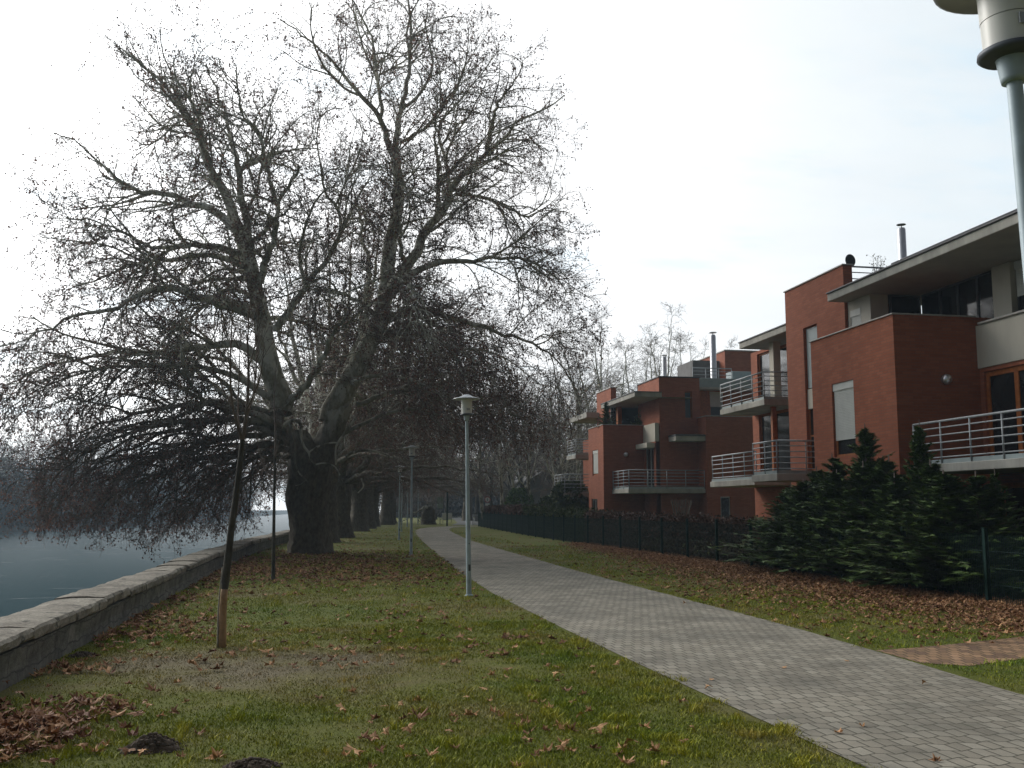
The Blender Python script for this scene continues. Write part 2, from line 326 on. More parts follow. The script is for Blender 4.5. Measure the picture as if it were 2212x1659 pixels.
strip('road', np.array([(11.5,96.5),(14,112),(17,140),(20,200.)]), np.array([(24,95.9),(21,112),(22,140),(24,200.)]), .006, M['asphalt'])

# ------------------------------------------------------------------ stone parapet along the quay
wall = empty('stone_parapet_wall', (0, 0, 0)); tag(wall, 'low old stone parapet wall with worn pale capstones along the river', 'wall')
mb = MB(); V = []; Fc = []
WY = np.arange(-4, 111, 1.0)
for y in WY:
    x = float(quay_x(y)); j = [rnd.uniform(-.012, .012) for _ in range(6)]
    V += [(x+.03+j[0], y, -.05), (x+j[1], y, .16), (x+.015+j[2], y, .335), (x-.56+j[3], y, .335), (x-.60+j[4], y, -1.2), (x-.75, y, -3.4)]
for i in range(len(WY)-1):
    for j in range(5): a = 6*i+j; Fc.append((a, a+6, a+7, a+1))
mb.add(V, Fc); mb.build('wall_base', M['masonry'], wall)
y = -3.0; k = 0
while y < 109:
    L = rnd.uniform(.95, 1.75) * (1 if y < 45 else 1.8); gap = .018
    mb = MB(); dz = rnd.uniform(-.018, .018); tilt = rnd.uniform(-.02, .02); ov = rnd.uniform(.03, .065); th = rnd.uniform(.11, .14)
    if 19.4 < y < 21.2: dz -= .05; ov -= .05
    ny = 8; prof = [(ov-.01, 0), (ov, .03), (ov, th-.035), (ov-.03, th-.005), (ov-.12, th+.006), (-.2, th+.012), (-.42, th+.008), (-.60, th-.01), (-.645, th-.05), (-.65, .03), (-.63, 0)]
    npf = len(prof); V = []
    for i in range(ny+1):
        f = i/ny; yy = y+gap/2+(L-gap)*f; x = float(quay_x(yy)); sh = .014 if i in (0, ny) else 0
        for a, z in prof:
            V.append((x+a+rnd.uniform(-.008, .008)*1.3, yy+rnd.uniform(-.004, .004), .337+max(0, dz+.02)+z*(1-sh*4)+tilt*(f-.5)*.5*(z > .01)+rnd.uniform(-.006, .006)*(z > .01)))
    Fc = [(i*npf+j, i*npf+(j+1) % npf, (i+1)*npf+(j+1) % npf, (i+1)*npf+j) for i in range(ny) for j in range(npf)]
    mb.add(V, Fc, smooth=False); mb.f.append(np.array([list(range(npf))[::-1]])); mb.f.append(np.array([[ny*npf+q for q in range(npf)]])); mb.m += [np.zeros(1), np.zeros(1)]; mb.sm += [np.zeros(1), np.zeros(1)]
    mb.build('capstone', M['capstone'], wall); y += L

# ------------------------------------------------------------------ light, sky, air
AZ, EL = math.radians(-42), math.radians(27)
SUN = (math.sin(AZ)*math.cos(EL), math.cos(AZ)*math.cos(EL), math.sin(EL))
w = bpy.data.worlds.new('World'); scene.world = w; w.use_nodes = True; nt = w.node_tree; nt.nodes.clear()
sky = N(nt, 'ShaderNodeTexSky', sky_type='NISHITA'); sky.sun_disc = False; sky.sun_elevation = EL; sky.sun_rotation = AZ; sky.air_density = 1; sky.dust_density = 2
bg1 = N(nt, 'ShaderNodeBackground'); bg1.inputs[1].default_value = .15; nt.links.new(sky.outputs[0], bg1.inputs[0])
tc = N(nt, 'ShaderNodeTexCoord'); d = tc.outputs['Generated']
def toward(az, el):
    az, el = math.radians(az), math.radians(el); n = N(nt, 'ShaderNodeVectorMath', operation='DOT_PRODUCT'); nt.links.new(d, n.inputs[0]); n.inputs[1].default_value = (math.sin(az)*math.cos(el), math.cos(az)*math.cos(el), math.sin(el)); return n.outputs['Value']
dp = toward(-15, 12)                   # the thin bright part of the overcast
f = math_node(nt, 'ADD', math_node(nt, 'MULTIPLY', dp, .5), .5)
lum = ramp(nt, f, [(.30, (.08,.082,.088)), (.48, (.16,.165,.175)), (.58, (.46,.475,.49)), (.67, (.655,.69,.715)), (.76, (.69,.765,.815)), (.84, (.79,.84,.86)), (.90, (.94,.955,.96)), (.945, (1.02,1.02,1.02))])
# stratus sheets lie flat: sample the noise on a plane overhead
sep = N(nt, 'ShaderNodeSeparateXYZ'); nt.links.new(d, sep.inputs[0])
zz = math_node(nt, 'ADD', math_node(nt, 'MAXIMUM', sep.outputs[2], 0.0), .12)
cb = N(nt, 'ShaderNodeCombineXYZ'); nt.links.new(math_node(nt, 'DIVIDE', sep.outputs[0], zz), cb.inputs[0]); nt.links.new(math_node(nt, 'DIVIDE', sep.outputs[1], zz), cb.inputs[1])
cn = noise(nt, cb.outputs[0], .75, 7, .58, (1, 1.7, 1))
lum = mix(nt, 1, lum, ramp(nt, cn, [(.3, (.90,.915,.93)), (.62, (1.03,1.03,1.03))]), 'MULTIPLY')
glow = math_node(nt, 'MULTIPLY', math_node(nt, 'POWER', math_node(nt, 'MAXIMUM', toward(-32, 22), 0.0), 9.0), 2.6)
gap = sstep(nt, noise(nt, cb.outputs[0], 1.15, 7, .62, (1, 1.9, 1)), .50, .72); lum = mix(nt, gap, lum, mix(nt, 1, lum, (.86,.955,1.02), 'MULTIPLY'))
bg2 = N(nt, 'ShaderNodeBackground'); nt.links.new(lum, bg2.inputs[0]); nt.links.new(math_node(nt, 'ADD', 1.0, glow), bg2.inputs[1])
ms = N(nt, 'ShaderNodeMixShader'); ms.inputs[0].default_value = .06; nt.links.new(bg2.outputs[0], ms.inputs[1]); nt.links.new(bg1.outputs[0], ms.inputs[2])
out = N(nt, 'ShaderNodeOutputWorld'); nt.links.new(ms.outputs[0], out.inputs[0])
from mathutils import Vector
sl = bpy.data.lights.new('sun', 'SUN'); sl.energy = 1.5; sl.angle = math.radians(24); sl.color = (1, .95, .88)
so = bpy.data.objects.new('sun', sl); COL.objects.link(so); so.rotation_euler = Vector(SUN).to_track_quat('Z', 'Y').to_euler(); so.location = (-20, 40, 40)
mb = MB(); mb.box(-690, 690, -58, 890, -4.4, 34); hm = bpy.data.materials.new('river_haze'); hm.use_nodes = True; nt = hm.node_tree; nt.nodes.clear()
pv = N(nt, 'ShaderNodeVolumePrincipled'); pv.inputs['Color'].default_value = (.55,.70,.82,1); pv.inputs['Density'].default_value = HAZE if 'HAZE' in globals() else .00075; pv.inputs['Anisotropy'].default_value = .25
o = N(nt, 'ShaderNodeOutputMaterial'); nt.links.new(pv.outputs[0], o.inputs['Volume'])
tag(mb.build('haze', hm), kind='stuff')
scene.view_settings.view_transform = 'Standard'; scene.view_settings.look = 'None'; scene.view_settings.gamma = 1; scene.view_settings.exposure = .26
scene.render.engine = 'CYCLES'; scene.cycles.use_denoising = True; scene.cycles.max_bounces = 6; scene.cycles.diffuse_bounces = 3; scene.cycles.volume_bounces = 0; scene.cycles.caustics_reflective = False; scene.cycles.caustics_refractive = False

# ------------------------------------------------------------------ trees
def catmull(pts, n):
    P = np.asarray(pts, float); P = np.vstack([2*P[0]-P[1], P, 2*P[-1]-P[-2]]); out = []
    m = len(P)-3
    for i in range(m):
        p0, p1, p2, p3 = P[i:i+4]
        for t in np.linspace(0, 1, 12, endpoint=False):
            out.append(.5*((2*p1)+(-p0+p2)*t+(2*p0-5*p1+4*p2-p3)*t*t+(-p0+3*p1-3*p2+p3)*t**3))
    out.append(P[-2]); out = np.array(out)
    s = np.concatenate([[0], np.cumsum(np.linalg.norm(np.diff(out, axis=0), axis=1))]); q = np.linspace(0, s[-1], n)
    return np.stack([np.interp(q, s, out[:,k]) for k in range(3)], 1)
def spawn(R_, P, Rad, dens, t0, Lf, K, a, b_, outw, up, wander, grav, rf, axis, tmax=1.0, tip=.35, keep=None, hull=None):
    """children along parent polylines; all arrays"""
    n, k = P.shape[:2]; L = np.linalg.norm(np.diff(P, axis=1), axis=2).sum(1)
    cnt = R_.poisson(L*(1-t0)*dens); idx = np.repeat(np.arange(n), cnt)
    t = t0+(tmax-t0)*R_.random(len(idx)); t[R_.random(len(idx)) < tip*.3] = tmax
    if keep is not None:
        x = t*(k-1); z = P[idx, np.minimum(np.round(x).astype(int), k-1), 2]; s_ = R_.random(len(idx)) < keep(z); idx = idx[s_]; t = t[s_]
    x = t*(k-1); i0 = np.minimum(x.astype(int), k-2); fr = (x-i0)[:,None]
    q = P[idx, i0]*(1-fr)+P[idx, i0+1]*fr; tan = nrm(P[idx, i0+1]-P[idx, i0]); pr = Rad[idx, i0]*(1-fr[:,0])+Rad[idx, i0+1]*fr[:,0]
    per = nrm(np.cross(tan, nrm(R_.normal(size=q.shape)))); o = q-axis; o[:,2] = 0; o = nrm(o)
    d = nrm(tan*a+per*b_+o*outw+np.array([0,0,1.])*up)
    Ln = Lf(t, q, R_)
    C = np.empty((len(idx), K, 3)); C[:,0] = q; g = grav(q) if callable(grav) else np.full(len(idx), grav)
    w = R_.normal(size=d.shape)*wander
    for j in range(1, K):
        w = w*.6+R_.normal(size=d.shape)*wander*.8; d = nrm(d+w+np.stack([0*g, 0*g, -g], 1)); C[:,j] = C[:,j-1]+d*(Ln/(K-1))[:,None]
    r0 = np.minimum(pr*.75, rf(Ln)); Rr = r0[:,None]*np.linspace(1, .35, K)[None]
    if hull is not None:
        s_ = hull(C[:,-1]) & (hull(C[:,K//2]) | (R_.random(len(C)) < .3)); C, Rr, idx, t = C[s_], Rr[s_], idx[s_], t[s_]
    return C, Rr, idx, t
def cap_voxels(R_, C, size, cap):
    """no more than cap(z) branches to a cube of the crown, so that no clumps form"""
    m = C[:, C.shape[1]//2]; k = np.floor(m/size).astype(np.int64); key = (k[:,0]+500)*4000000+(k[:,1]+500)*2000+(k[:,2]+100); o = R_.permutation(len(key)); ks = key[o]; s_ = np.argsort(ks, kind='stable'); srt = ks[s_]
    first = np.r_[0, np.flatnonzero(np.diff(srt))+1]; rank = np.arange(len(srt))-np.repeat(first, np.diff(np.r_[first, len(srt)])); r = np.empty(len(key)); r[o[s_]] = rank; return r < cap(m[:,2])
def leaf_faces(mb, pts, dirs, R_, size, mat):
    """bent dry leaves: two triangles sharing a midrib"""
    n = len(pts); a = nrm(R_.normal(size=(n,3))+np.array([0,0,-1.1])); s = nrm(np.cross(a, R_.normal(size=(n,3)))); up = np.cross(a, s)
    l = (size*(.6+.8*R_.random(n)))[:,None]; wv = l*(.32+.25*R_.random((n,1)))
    V = np.stack([pts, pts+a*l*.55+s*wv+up*l*.25, pts+a*l, pts+a*l*.5-s*wv+up*l*.25], 1).reshape(-1, 3)
    i = np.arange(n)*4; Fc = np.concatenate([np.stack([i, i+1, i+2], 1), np.stack([i, i+2, i+3], 1)])
    mb.add(V, Fc, mat, False, np.repeat(R_.random(n), 4))
def seed_balls(mb, pts, R_, r, mat):
    n = len(pts); c = pts+np.array([0,0,-1.])*(.05+.06*R_.random((n,1))); o = np.array([(1,0,0),(-1,0,0),(0,1,0),(0,-1,0),(0,0,1),(0,0,-1)], float)
    V = (c[:,None]+o[None]*r).reshape(-1, 3); f = np.array([(0,2,4),(2,1,4),(1,3,4),(3,0,4),(2,0,5),(1,2,5),(3,1,5),(0,3,5)])
    mb.add(V, (np.arange(n)[:,None,None]*6+f[None]).reshape(-1, 3), mat, True, np.repeat(R_.random(n)*.5, 6))
def grow(R_, limbs, axis, wood, crown, L2=(2.9, 1.1), d2=1.7, d3=3.2, d4=6.0, leaf=.085, leafp=1.3, balls=.25, twig=.0055, lowdroop=True, sides=9, z0=9.0, sub=0, thin=None, hull=None, caps=None):
    P = []; Rd = []
    for pts, r0, r1 in limbs:
        q = catmull(pts, 22); jit = R_.normal(size=q.shape)*min(r0*.22, .05); jit[0] = 0; P.append(q+jit); Rd.append(r1+(r0*.92-r1)*np.linspace(1, 0, 22)**1.35)
    P = np.array(P); Rd = np.array(Rd); tubes(wood, P, Rd, sides, 0)
    grav = (lambda q: np.clip(.09-.04*(q[:,2]-z0)*.35, -.06, .17)) if lowdroop else (lambda q: np.full(len(q), -.03))
    if sub:
        CS, RS, _, _ = spawn(R_, P, Rd, sub, .2, lambda t, q, r: (4.6-2.4*t)*(.6+.6*r.random(len(t))), 12, .75, .75, .4, .15, .13, lambda q: .6*grav(q), lambda L: .016*L, axis, hull=hull)
        tubes(wood, CS, RS, 6, 0); xs = np.linspace(0, 11, 22); i0 = np.minimum(xs.astype(int), 10); fr = xs-i0
        P = np.concatenate([P, CS[:,i0]*(1-fr)[None,:,None]+CS[:,i0+1]*fr[None,:,None]]); Rd = np.concatenate([Rd, RS[:,i0]*(1-fr)+RS[:,i0+1]*fr])
    C2, R2, _, _ = spawn(R_, P, Rd, d2, .16, lambda t, q, r: (L2[0]+(L2[1]-L2[0])*t)*(.55+.75*r.random(len(t))), 9, .75, .75, .35, .12, .17, grav, lambda L: .011*L+.004, axis, keep=thin, hull=hull)
    if caps: s_ = cap_voxels(R_, C2, 1.0, caps[0]); C2, R2 = C2[s_], R2[s_]
    tubes(wood, C2, R2, 5, 0)
    g3 = (lambda q: np.clip(.08-.04*(q[:,2]-z0)*.35, -.05, .17)) if lowdroop else (lambda q: np.full(len(q), -.02))
    C3, R3, _, _ = spawn(R_, C2, R2, d3, .15, lambda t, q, r: (1.15-.55*t)*(.5+.9*r.random(len(t))), 5, .7, .8, .15, .05, .2, g3, lambda L: .006*L+.0045, axis, hull=hull)
    if caps: s_ = cap_voxels(R_, C3, .7, caps[1]); C3, R3 = C3[s_], R3[s_]
    tubes(crown, C3, np.maximum(R3, twig), 4, 0)
    C4, R4, _, _ = spawn(R_, C3, R3, d4, .1, lambda t, q, r: .12+.34*r.random(len(t)), 3, .7, .8, .1, .0, .25, g3, lambda L: .0*L+twig*1.1, axis)
    tubes(crown, C4, np.maximum(R4, twig*.75), 3, 0)
    tips = np.concatenate([C4[:,-1], C4[:,1], C3[:,-1]]); n = int(len(C4)*leafp); sel = R_.integers(0, len(tips), n)
    leaf_faces(crown, tips[sel]+R_.normal(size=(n,3))*.02, None, R_, np.full(n, leaf), 1)
    nb = int(len(C4)*balls); sel = R_.integers(0, len(C4), nb); seed_balls(crown, C4[sel, -1], R_, .029, 1)
    return len(C2), len(C3), len(C4)
def trunk_tube(mb, pts, rads, n=26, seed=3, burl=.12, flare=True):
    R_ = np.random.default_rng(seed); K = 34; q = catmull(pts, K); r = np.interp(np.linspace(0, 1, K), np.linspace(0, 1, len(rads)), rads)
    th = np.arange(n)*2*PI/n; V = []
    ph = R_.random(8)*6.28
    for k in range(K):
        z = q[k,2]
        for i, t in enumerate(th):
            rr = r[k]*(1+burl*(.5*math.sin(2*t+ph[0]+z*.7)+.45*math.sin(5*t+ph[1]-z*1.9)+.35*math.sin(3*t+ph[2]+2.6*z)+.25*math.sin(9*t+ph[3]+3.7*z))+burl*.35*R_.normal())
            if flare: rr *= 1+.20*math.exp(-z*2.6)*(1+.5*math.sin(5*t+ph[4]))
            V.append(q[k]+np.array([math.cos(t)*rr, math.sin(t)*rr, 0]))
    mb.add(V, [(k*n+i, k*n+(i+1) % n, (k+1)*n+(i+1) % n, (k+1)*n+i) for k in range(K-1) for i in range(n)], 0, True)

# --- the great plane tree: its main limbs follow the real ones
TY = 38.0
BASE = np.array([-.75, TY, 0])
def P6(pts, dy0=0, dy1=0):            # limb points in the crown, with the depth sweeping from dy0 to dy1
    n = len(pts); return [at(x*.6, y*.6, TY+dy0+(dy1-dy0)*(i/(n-1))**1.3)-BASE for i, (x, y) in enumerate(pts)]
def PD(pts, dy0=0, dy1=0):
    n = len(pts); return [at(x, y, TY+dy0+(dy1-dy0)*(i/(n-1))**1.3)-BASE for i, (x, y) in enumerate(pts)]
R1 = np.random.default_rng(5)
LB = []
def limb(pts, r0, r1): LB.append((pts, r0, r1))
limb(P6([(1010,1490),(1005,1420),(965,1270),(930,1130),(912,1000),(880,900),(850,800),(800,680),(740,560),(700,450),(640,370),(560,270),(480,190)], 0, 1.5), .50, .035)
limb(P6([(915,1010),(905,930),(880,780),(855,600),(825,480),(790,350),(740,230)], 0, 3), .24, .03)
limb(P6([(935,1020),(955,940),(985,860),(1000,740),(1035,670),(1080,600)], 0, -2.5), .17, .05)
limb(P6([(1000,745),(960,600),(930,470),(870,410),(850,240)], -1.2, -4), .10, .025)
limb(P6([(1190,1520),(1215,1440),(1290,1310),(1370,1150),(1395,1000),(1420,800),(1435,680),(1415,550)], 0, .6), .52, .20)
limb(P6([(1415,560),(1365,425),(1290,335),(1200,225),(1100,130),(1010,75)], .6, -1.5), .15, .025)
limb(P6([(1418,560),(1430,500),(1440,400),(1470,270),(1480,120),(1470,-20),(1480,-120)], .6, 1.5), .15, .03)
limb(P6([(1368,430),(1375,370),(1355,280),(1340,150),(1290,40),(1240,-60)], .3, 2.5), .09, .03)
limb(P6([(1440,515),(1500,480),(1545,450),(1600,370),(1650,300),(1690,180)], .6, -2), .08, .02)
limb(P6([(1380,1080),(1470,960),(1540,830),(1620,700),(1700,590),(1780,530),(1850,450),(1950,400),(2030,345)], 0, 2.5), .28, .025)
limb(P6([(1620,690),(1600,560),(1580,470),(1640,340)], 1, 3), .11, .025)
limb(P6([(1640,700),(1740,710),(1830,750),(1900,780),(1960,750),(2045,765)], 1.2, 0), .09, .02)
limb(P6([(1425,1030),(1540,955),(1680,940),(1830,930),(1950,960),(2040,1050)], 0, -3.5), .17, .02)
limb(P6([(1390,1150),(1500,1110),(1600,1140),(1750,1180),(1900,1230),(2000,1290),(2070,1390)], 0, -2), .18, .02)
limb(P6([(1340,1230),(1440,1200),(1560,1220),(1700,1290),(1790,1390),(1840,1500)], 0, -4), .13, .02)
limb(P6([(850,830),(780,760),(700,740),(600,700),(470,680),(370,600),(270,510),(200,480)], 0, 2), .19, .02)
limb(P6([(870,910),(790,890),(680,880),(560,890),(430,830),(330,790),(250,790)], 0, -1.5), .15, .02)
limb(P6([(885,960),(760,920),(620,930),(480,950),(350,1000),(220,1060)], 0, 3), .15, .02)
limb(P6([(915,1130),(800,1100),(700,1060),(600,1040),(520,1050),(400,1110),(250,1150),(120,1210),(40,1290)], 0, -3.5), .22, .02)
limb(P6([(970,1310),(850,1240),(720,1250),(600,1270),(420,1270),(250,1300),(110,1340),(25,1430)], 0, 1), .20, .02)
limb(P6([(990,1190),(1090,1050),(1170,940),(1225,840),(1225,770),(1170,690),(1140,520),(1150,420)], 0, -1), .17, .02)
limb(P6([(1222,845),(1285,720),(1330,640)], -.4, .5), .08, .03)
limb(P6([(1040,1450),(1130,1350),(1190,1220),(1235,1150)], -.3, -1.8), .16, .07)
limb(P6([(1230,1400),(1300,1200),(1330,1000),(1310,850),(1290,760),(1260,640)], .3, 4), .2, .03)
limb(PD([(640,960),(560,925),(493,944),(433,970),(383,1003),(333,1053),(300,1105)], -.2, -3), .15, .02)
limb(PD([(645,975),(560,960),(480,1000),(420,1050),(380,1110)], 0, 1.5), .12, .02)
limb(PD([(630,940),(520,905),(400,925),(290,965),(190,1020),(135,1075)], 0, -2), .17, .02)
limb(PD([(612,905),(500,870),(370,880),(240,910),(140,950),(85,985)], 0, 2.5), .17, .02)
limb(PD([(606,870),(470,800),(330,790),(200,800),(90,840),(25,880)], 0, -1), .15, .02)
limb(PD([(618,930),(520,945),(420,965),(300,1005),(180,1050),(120,1100)], 0, 2.2), .15, .02)
limb(PD([(622,950),(520,975),(430,995),(330,1030),(240,1075),(190,1120)], 0, -3.5), .13, .02)
limb(PD([(615,915),(500,905),(360,915),(220,960),(130,1020),(95,1080)], 0, -4.5), .15, .02)
limb(PD([(640,965),(560,985),(470,1040),(410,1090),(370,1130)], 0, -4), .10, .02)
limb(PD([(690,955),(600,960),(520,1010),(440,1080),(420,1125)], .3, 4.5), .11, .02)
limb(PD([(640,985),(590,990),(540,1030),(500,1095)], -.2, -2), .09, .02)
limb(PD([(628,935),(560,900),(490,885),(437,865),(410,825),(357,778),(290,765)], -.3, -3), .19, .03)
limb(PD([(745,935),(830,895),(900,885),(960,900),(1010,935)], 0, -2), .10, .02)
limb(PD([(770,875),(860,845),(950,855),(1040,880),(1110,930)], 0, 1.5), .12, .02)
SC = TY/F*1.012
def prof(t): a = np.array(t, float); return a
LV = prof([(-120,420),(30,290),(100,232),(200,215),(250,140),(300,70),(400,85),(500,110),(600,95),(700,45),(800,8),(900,-5),(1000,45),(1100,75),(1160,110),(1250,200)])
RV = prof([(-120,960),(0,1015),(100,1050),(150,1130),(175,1225),(200,1235),(300,1225),(400,1200),(450,1235),(600,1240),(700,1268),(800,1255),(900,1215),(1000,1170),(1100,1120)])
TV = prof([(70,290),(200,120),(235,70),(290,25),(340,75),(430,120),(500,115),(530,75),(552,190),(566,110),(600,45),(660,0),(700,-140),(1000,-140),(1045,60),(1065,150),(1150,165),(1225,150),(1260,400)])
def crown_hull(q):
    x, y, z = q[:,0], q[:,1], q[:,2]; k = TY/(TY+y*.0); v = 1096-(z-1.7)/SC; h = np.hypot(x, y*.85)
    left = (672-np.interp(v, LV[:,0], LV[:,1]))*SC; right = (np.interp(v, RV[:,0], RV[:,1])-672)*SC; top = 1.7+(1096-np.interp(672+x/SC, TV[:,0], TV[:,1]))*SC
    return (h < np.where(x < 0, left, right)+.4) & (z < top+.4) & (z > .55+np.interp(x, [-1,.2,1.2,9,11], [0,1.5,2.9,3.0,2.2])+.5*np.sin(x*1.7)*np.sin(y))
# limbs that reach out towards the promenade and back down the avenue, each from one of the two great stems
MAIN = [catmull(LB[k][0], 40) for k in (0, 0, 1, 4, 4, 9)]
for k in range(28):
    st = MAIN[k % 6]; p = st[int(R1.uniform(3, 34))].copy(); z0 = p[2]
    sgn = 1 if R1.random() < .45 else -1; az = sgn*PI/2+R1.uniform(-.8, .8); L = R1.uniform(5.5, 9)*(1 if z0 < 11 else .7); el = R1.uniform(.15, .6)+.35*(z0 > 12); pts = [p]
    for j in range(6):
        el -= .17 if z0 < 10 else .07; az += R1.normal()*.14; p = p+np.array([math.cos(az)*math.cos(el), math.sin(az)*math.cos(el), math.sin(el)])*L/6; pts.append(p)
    ok = crown_hull(np.array(pts)); ok[0] = True; m_ = len(pts) if ok.all() else int(np.argmin(ok))
    if m_ > 3: limb(pts[:m_], .12*(m_/7), .02)
tree = empty('plane_tree', BASE); tag(tree, 'huge old plane tree with thick gnarled trunk, nearest on the river side of the path', 'tree')
wood, crown = MB(), MB()
trunk_tube(wood, [at(672,1206,TY)-BASE+np.array([0,0,-.15]), at(668,1140,TY)-BASE, at(664,1060,TY)-BASE, at(664,1000,TY)-BASE, at(640,930,TY)-BASE], [.70,.67,.70,.72,.44], seed=3)
trunk_tube(wood, [at(678,1080,TY)-BASE, at(690,1000,TY)-BASE, at(712,940,TY)-BASE, at(738,880,TY)-BASE], [.54,.58,.50,.40], seed=8, flare=False, burl=.1)
print('main', grow(R1, LB, np.array([0,0,0]), wood, crown, d2=4.6, d3=6.2, d4=7.6, leafp=1.35, sub=1.0, twig=.0056, leaf=.062, balls=.3, hull=crown_hull, caps=(lambda z: np.interp(z, [1,6,10,16,22], [2.2,2.1,1.8,1.3,1.0]), lambda z: np.interp(z, [1,6,10,16,22], [2.5,2.5,2.2,1.7,1.35]))))
wood.build('trunk', M['planebark'], tree); crown.build('crown', [M['twig'], M['deadleaf']], tree)
def PZ(pts, dy): return [at(553+.2443*x, 811+.2443*y, TY+dy)-BASE for x, y in pts]
mb = MB()
for pts, r0, r1, dy in [([(230,460),(290,410),(340,398),(395,430),(400,520),(420,620),(465,680),(485,740),(520,790)], .075, .035, -1.3), ([(465,680),(560,625),(680,595),(770,605)], .035, .025, -1.3), ([(520,790),(600,775),(690,800),(730,860),(770,950),(800,1060)], .03, .018, -1.3),
        ([(300,420),(310,500),(345,610),(345,690),(345,770),(380,860),(440,920),(480,965)], .055, .025, -1.35), ([(440,925),(400,960),(350,975)], .022, .015, -1.35),
        ([(880,380),(810,470),(730,590),(705,650),(705,790)], .055, .03, -1.0), ([(790,720),(850,685),(960,660),(1100,680),(1207,730)], .06, .03, -1.1), ([(930,910),(950,980),(900,1040)], .035, .02, -1.2)]:
    q = catmull(pts and PZ(pts, dy), 20); tubes(mb, q[None], np.linspace(r0, r1, 20)[None], 8)
tag(mb.build('bare_branch', M['palebark'], tree), 'pale barkless drooping branches in front of the dark trunk')

# --- generic trees, made once and copied
def plane_variant(seed, name):
    R_ = np.random.default_rng(seed); wood, crown = MB(), MB(); h = R_.uniform(3.6, 4.6)
    trunk_tube(wood, [(0,0,-.15),(.05,0,1.3),(-.05,.05,2.6),(0,0,h)], [.72,.62,.58,.66], n=18, seed=seed)
    limbs = []
    for k in range(17):
        az = k*2.4+R_.uniform(-.3, .3); ring = k % 3; el = (.34, .7, 1.2)[ring]+R_.uniform(-.1, .15); L = (10, 12.5, 15)[ring]*R_.uniform(.85, 1.1)
        p = np.array([math.cos(az)*.3, math.sin(az)*.3, h-.5+.4*R_.random()]); pts = [p]
        for j in range(7):
            el += (-.075 if ring == 0 else .02*(1 if ring == 2 else -1)); az += R_.normal()*.13; p = p+np.array([math.cos(az)*math.cos(el), math.sin(az)*math.cos(el), math.sin(el)])*L/7; pts.append(p)
        limbs.append((pts, (.2, .27, .32)[ring], .025))
        if ring: 
            for m_ in range(2):
                i0 = 2+m_*2; q = pts[i0].copy(); a2 = az+R_.uniform(-1.4, 1.4); e2 = R_.uniform(.0, .5); sub = [q]
                for j in range(5): e2 -= .05; a2 += R_.normal()*.15; q = q+np.array([math.cos(a2)*math.cos(e2), math.sin(a2)*math.cos(e2), math.sin(e2)])*1.0; sub.append(q)
                limbs.append((sub, .11, .02))
    grow(R_, limbs, np.zeros(3), wood, crown, L2=(3.0, 1.3), d2=1.9, d3=3.6, d4=5.4, leaf=.065, leafp=.9, twig=.0085, sides=7, hull=lambda q: q[:,2] > 2.7+.5*np.sin(q[:,0]*1.3)*np.sin(q[:,1]*1.7))
    return wood.mesh(name+'_trunk', M['planebark']), crown.mesh(name+'_crown', [M['twig'], M['deadleaf']])
def slim_variant(seed, name, bark, h=15, leafp=.35, d4=4.5, spread=1.0):
    R_ = np.random.default_rng(seed); wood, crown = MB(), MB(); lean = R_.uniform(-.12, .12, 2)
    pts = [np.array([lean[0]*z+.25*math.sin(z*.5+seed), lean[1]*z, z]) for z in np.linspace(-.1, h*.8, 8)]
    q = catmull(pts, 26); tubes(wood, q[None], np.linspace(.19, .035, 26)[None], 10); limbs = []
    for k in range(17):
        t = .25+.75*k/17; i = int(t*25); az = k*2.4+R_.uniform(-.4, .4); el = R_.uniform(.65, 1.05); L = h*.36*(1.15-.65*t)*spread; p = q[i].copy(); sub = [p]
        for j in range(5): el += .05; az += R_.normal()*.12; p = p+np.array([math.cos(az)*math.cos(el), math.sin(az)*math.cos(el), math.sin(el)])*L/5; sub.append(p)
        limbs.append((sub, .075, .015))
    grow(R_, limbs, np.zeros(3), wood, crown, L2=(2.0, .9), d2=1.8, d3=2.6, d4=d4, leaf=.08, leafp=leafp, balls=.05, twig=.007, lowdroop=False, sides=6)
    return wood.mesh(name+'_trunk', bark), crown.mesh(name+'_crown', [M['twig'], M['deadleaf']])
VAR = {'plane0': plane_variant(21, 'plane_old'), 'plane1': plane_variant(34, 'plane_wide'), 'slim0': slim_variant(41, 'slim_pale', M['palebark']), 'slim1': slim_variant(52, 'slim_leaning', M['palebark'], 17, .2), 'dark0': slim_variant(63, 'dark_bare', M['darkbark'], 13, .3, 6, 1.5)}
def plant(kind, name, label, loc, s=1.0, rz=0.0, cat='tree', group=None, lean=(0, 0)):
    t, c = VAR[kind]; r = empty(name, loc, rz); r.rotation_euler = (lean[0], lean[1], rz); r.scale = (s, s, s); tag(r, label, cat, group)
    for nm, me in (('trunk', t), ('crown', c)):
        o = bpy.data.objects.new(nm, me); COL.objects.link(o); o.parent = r
    return r
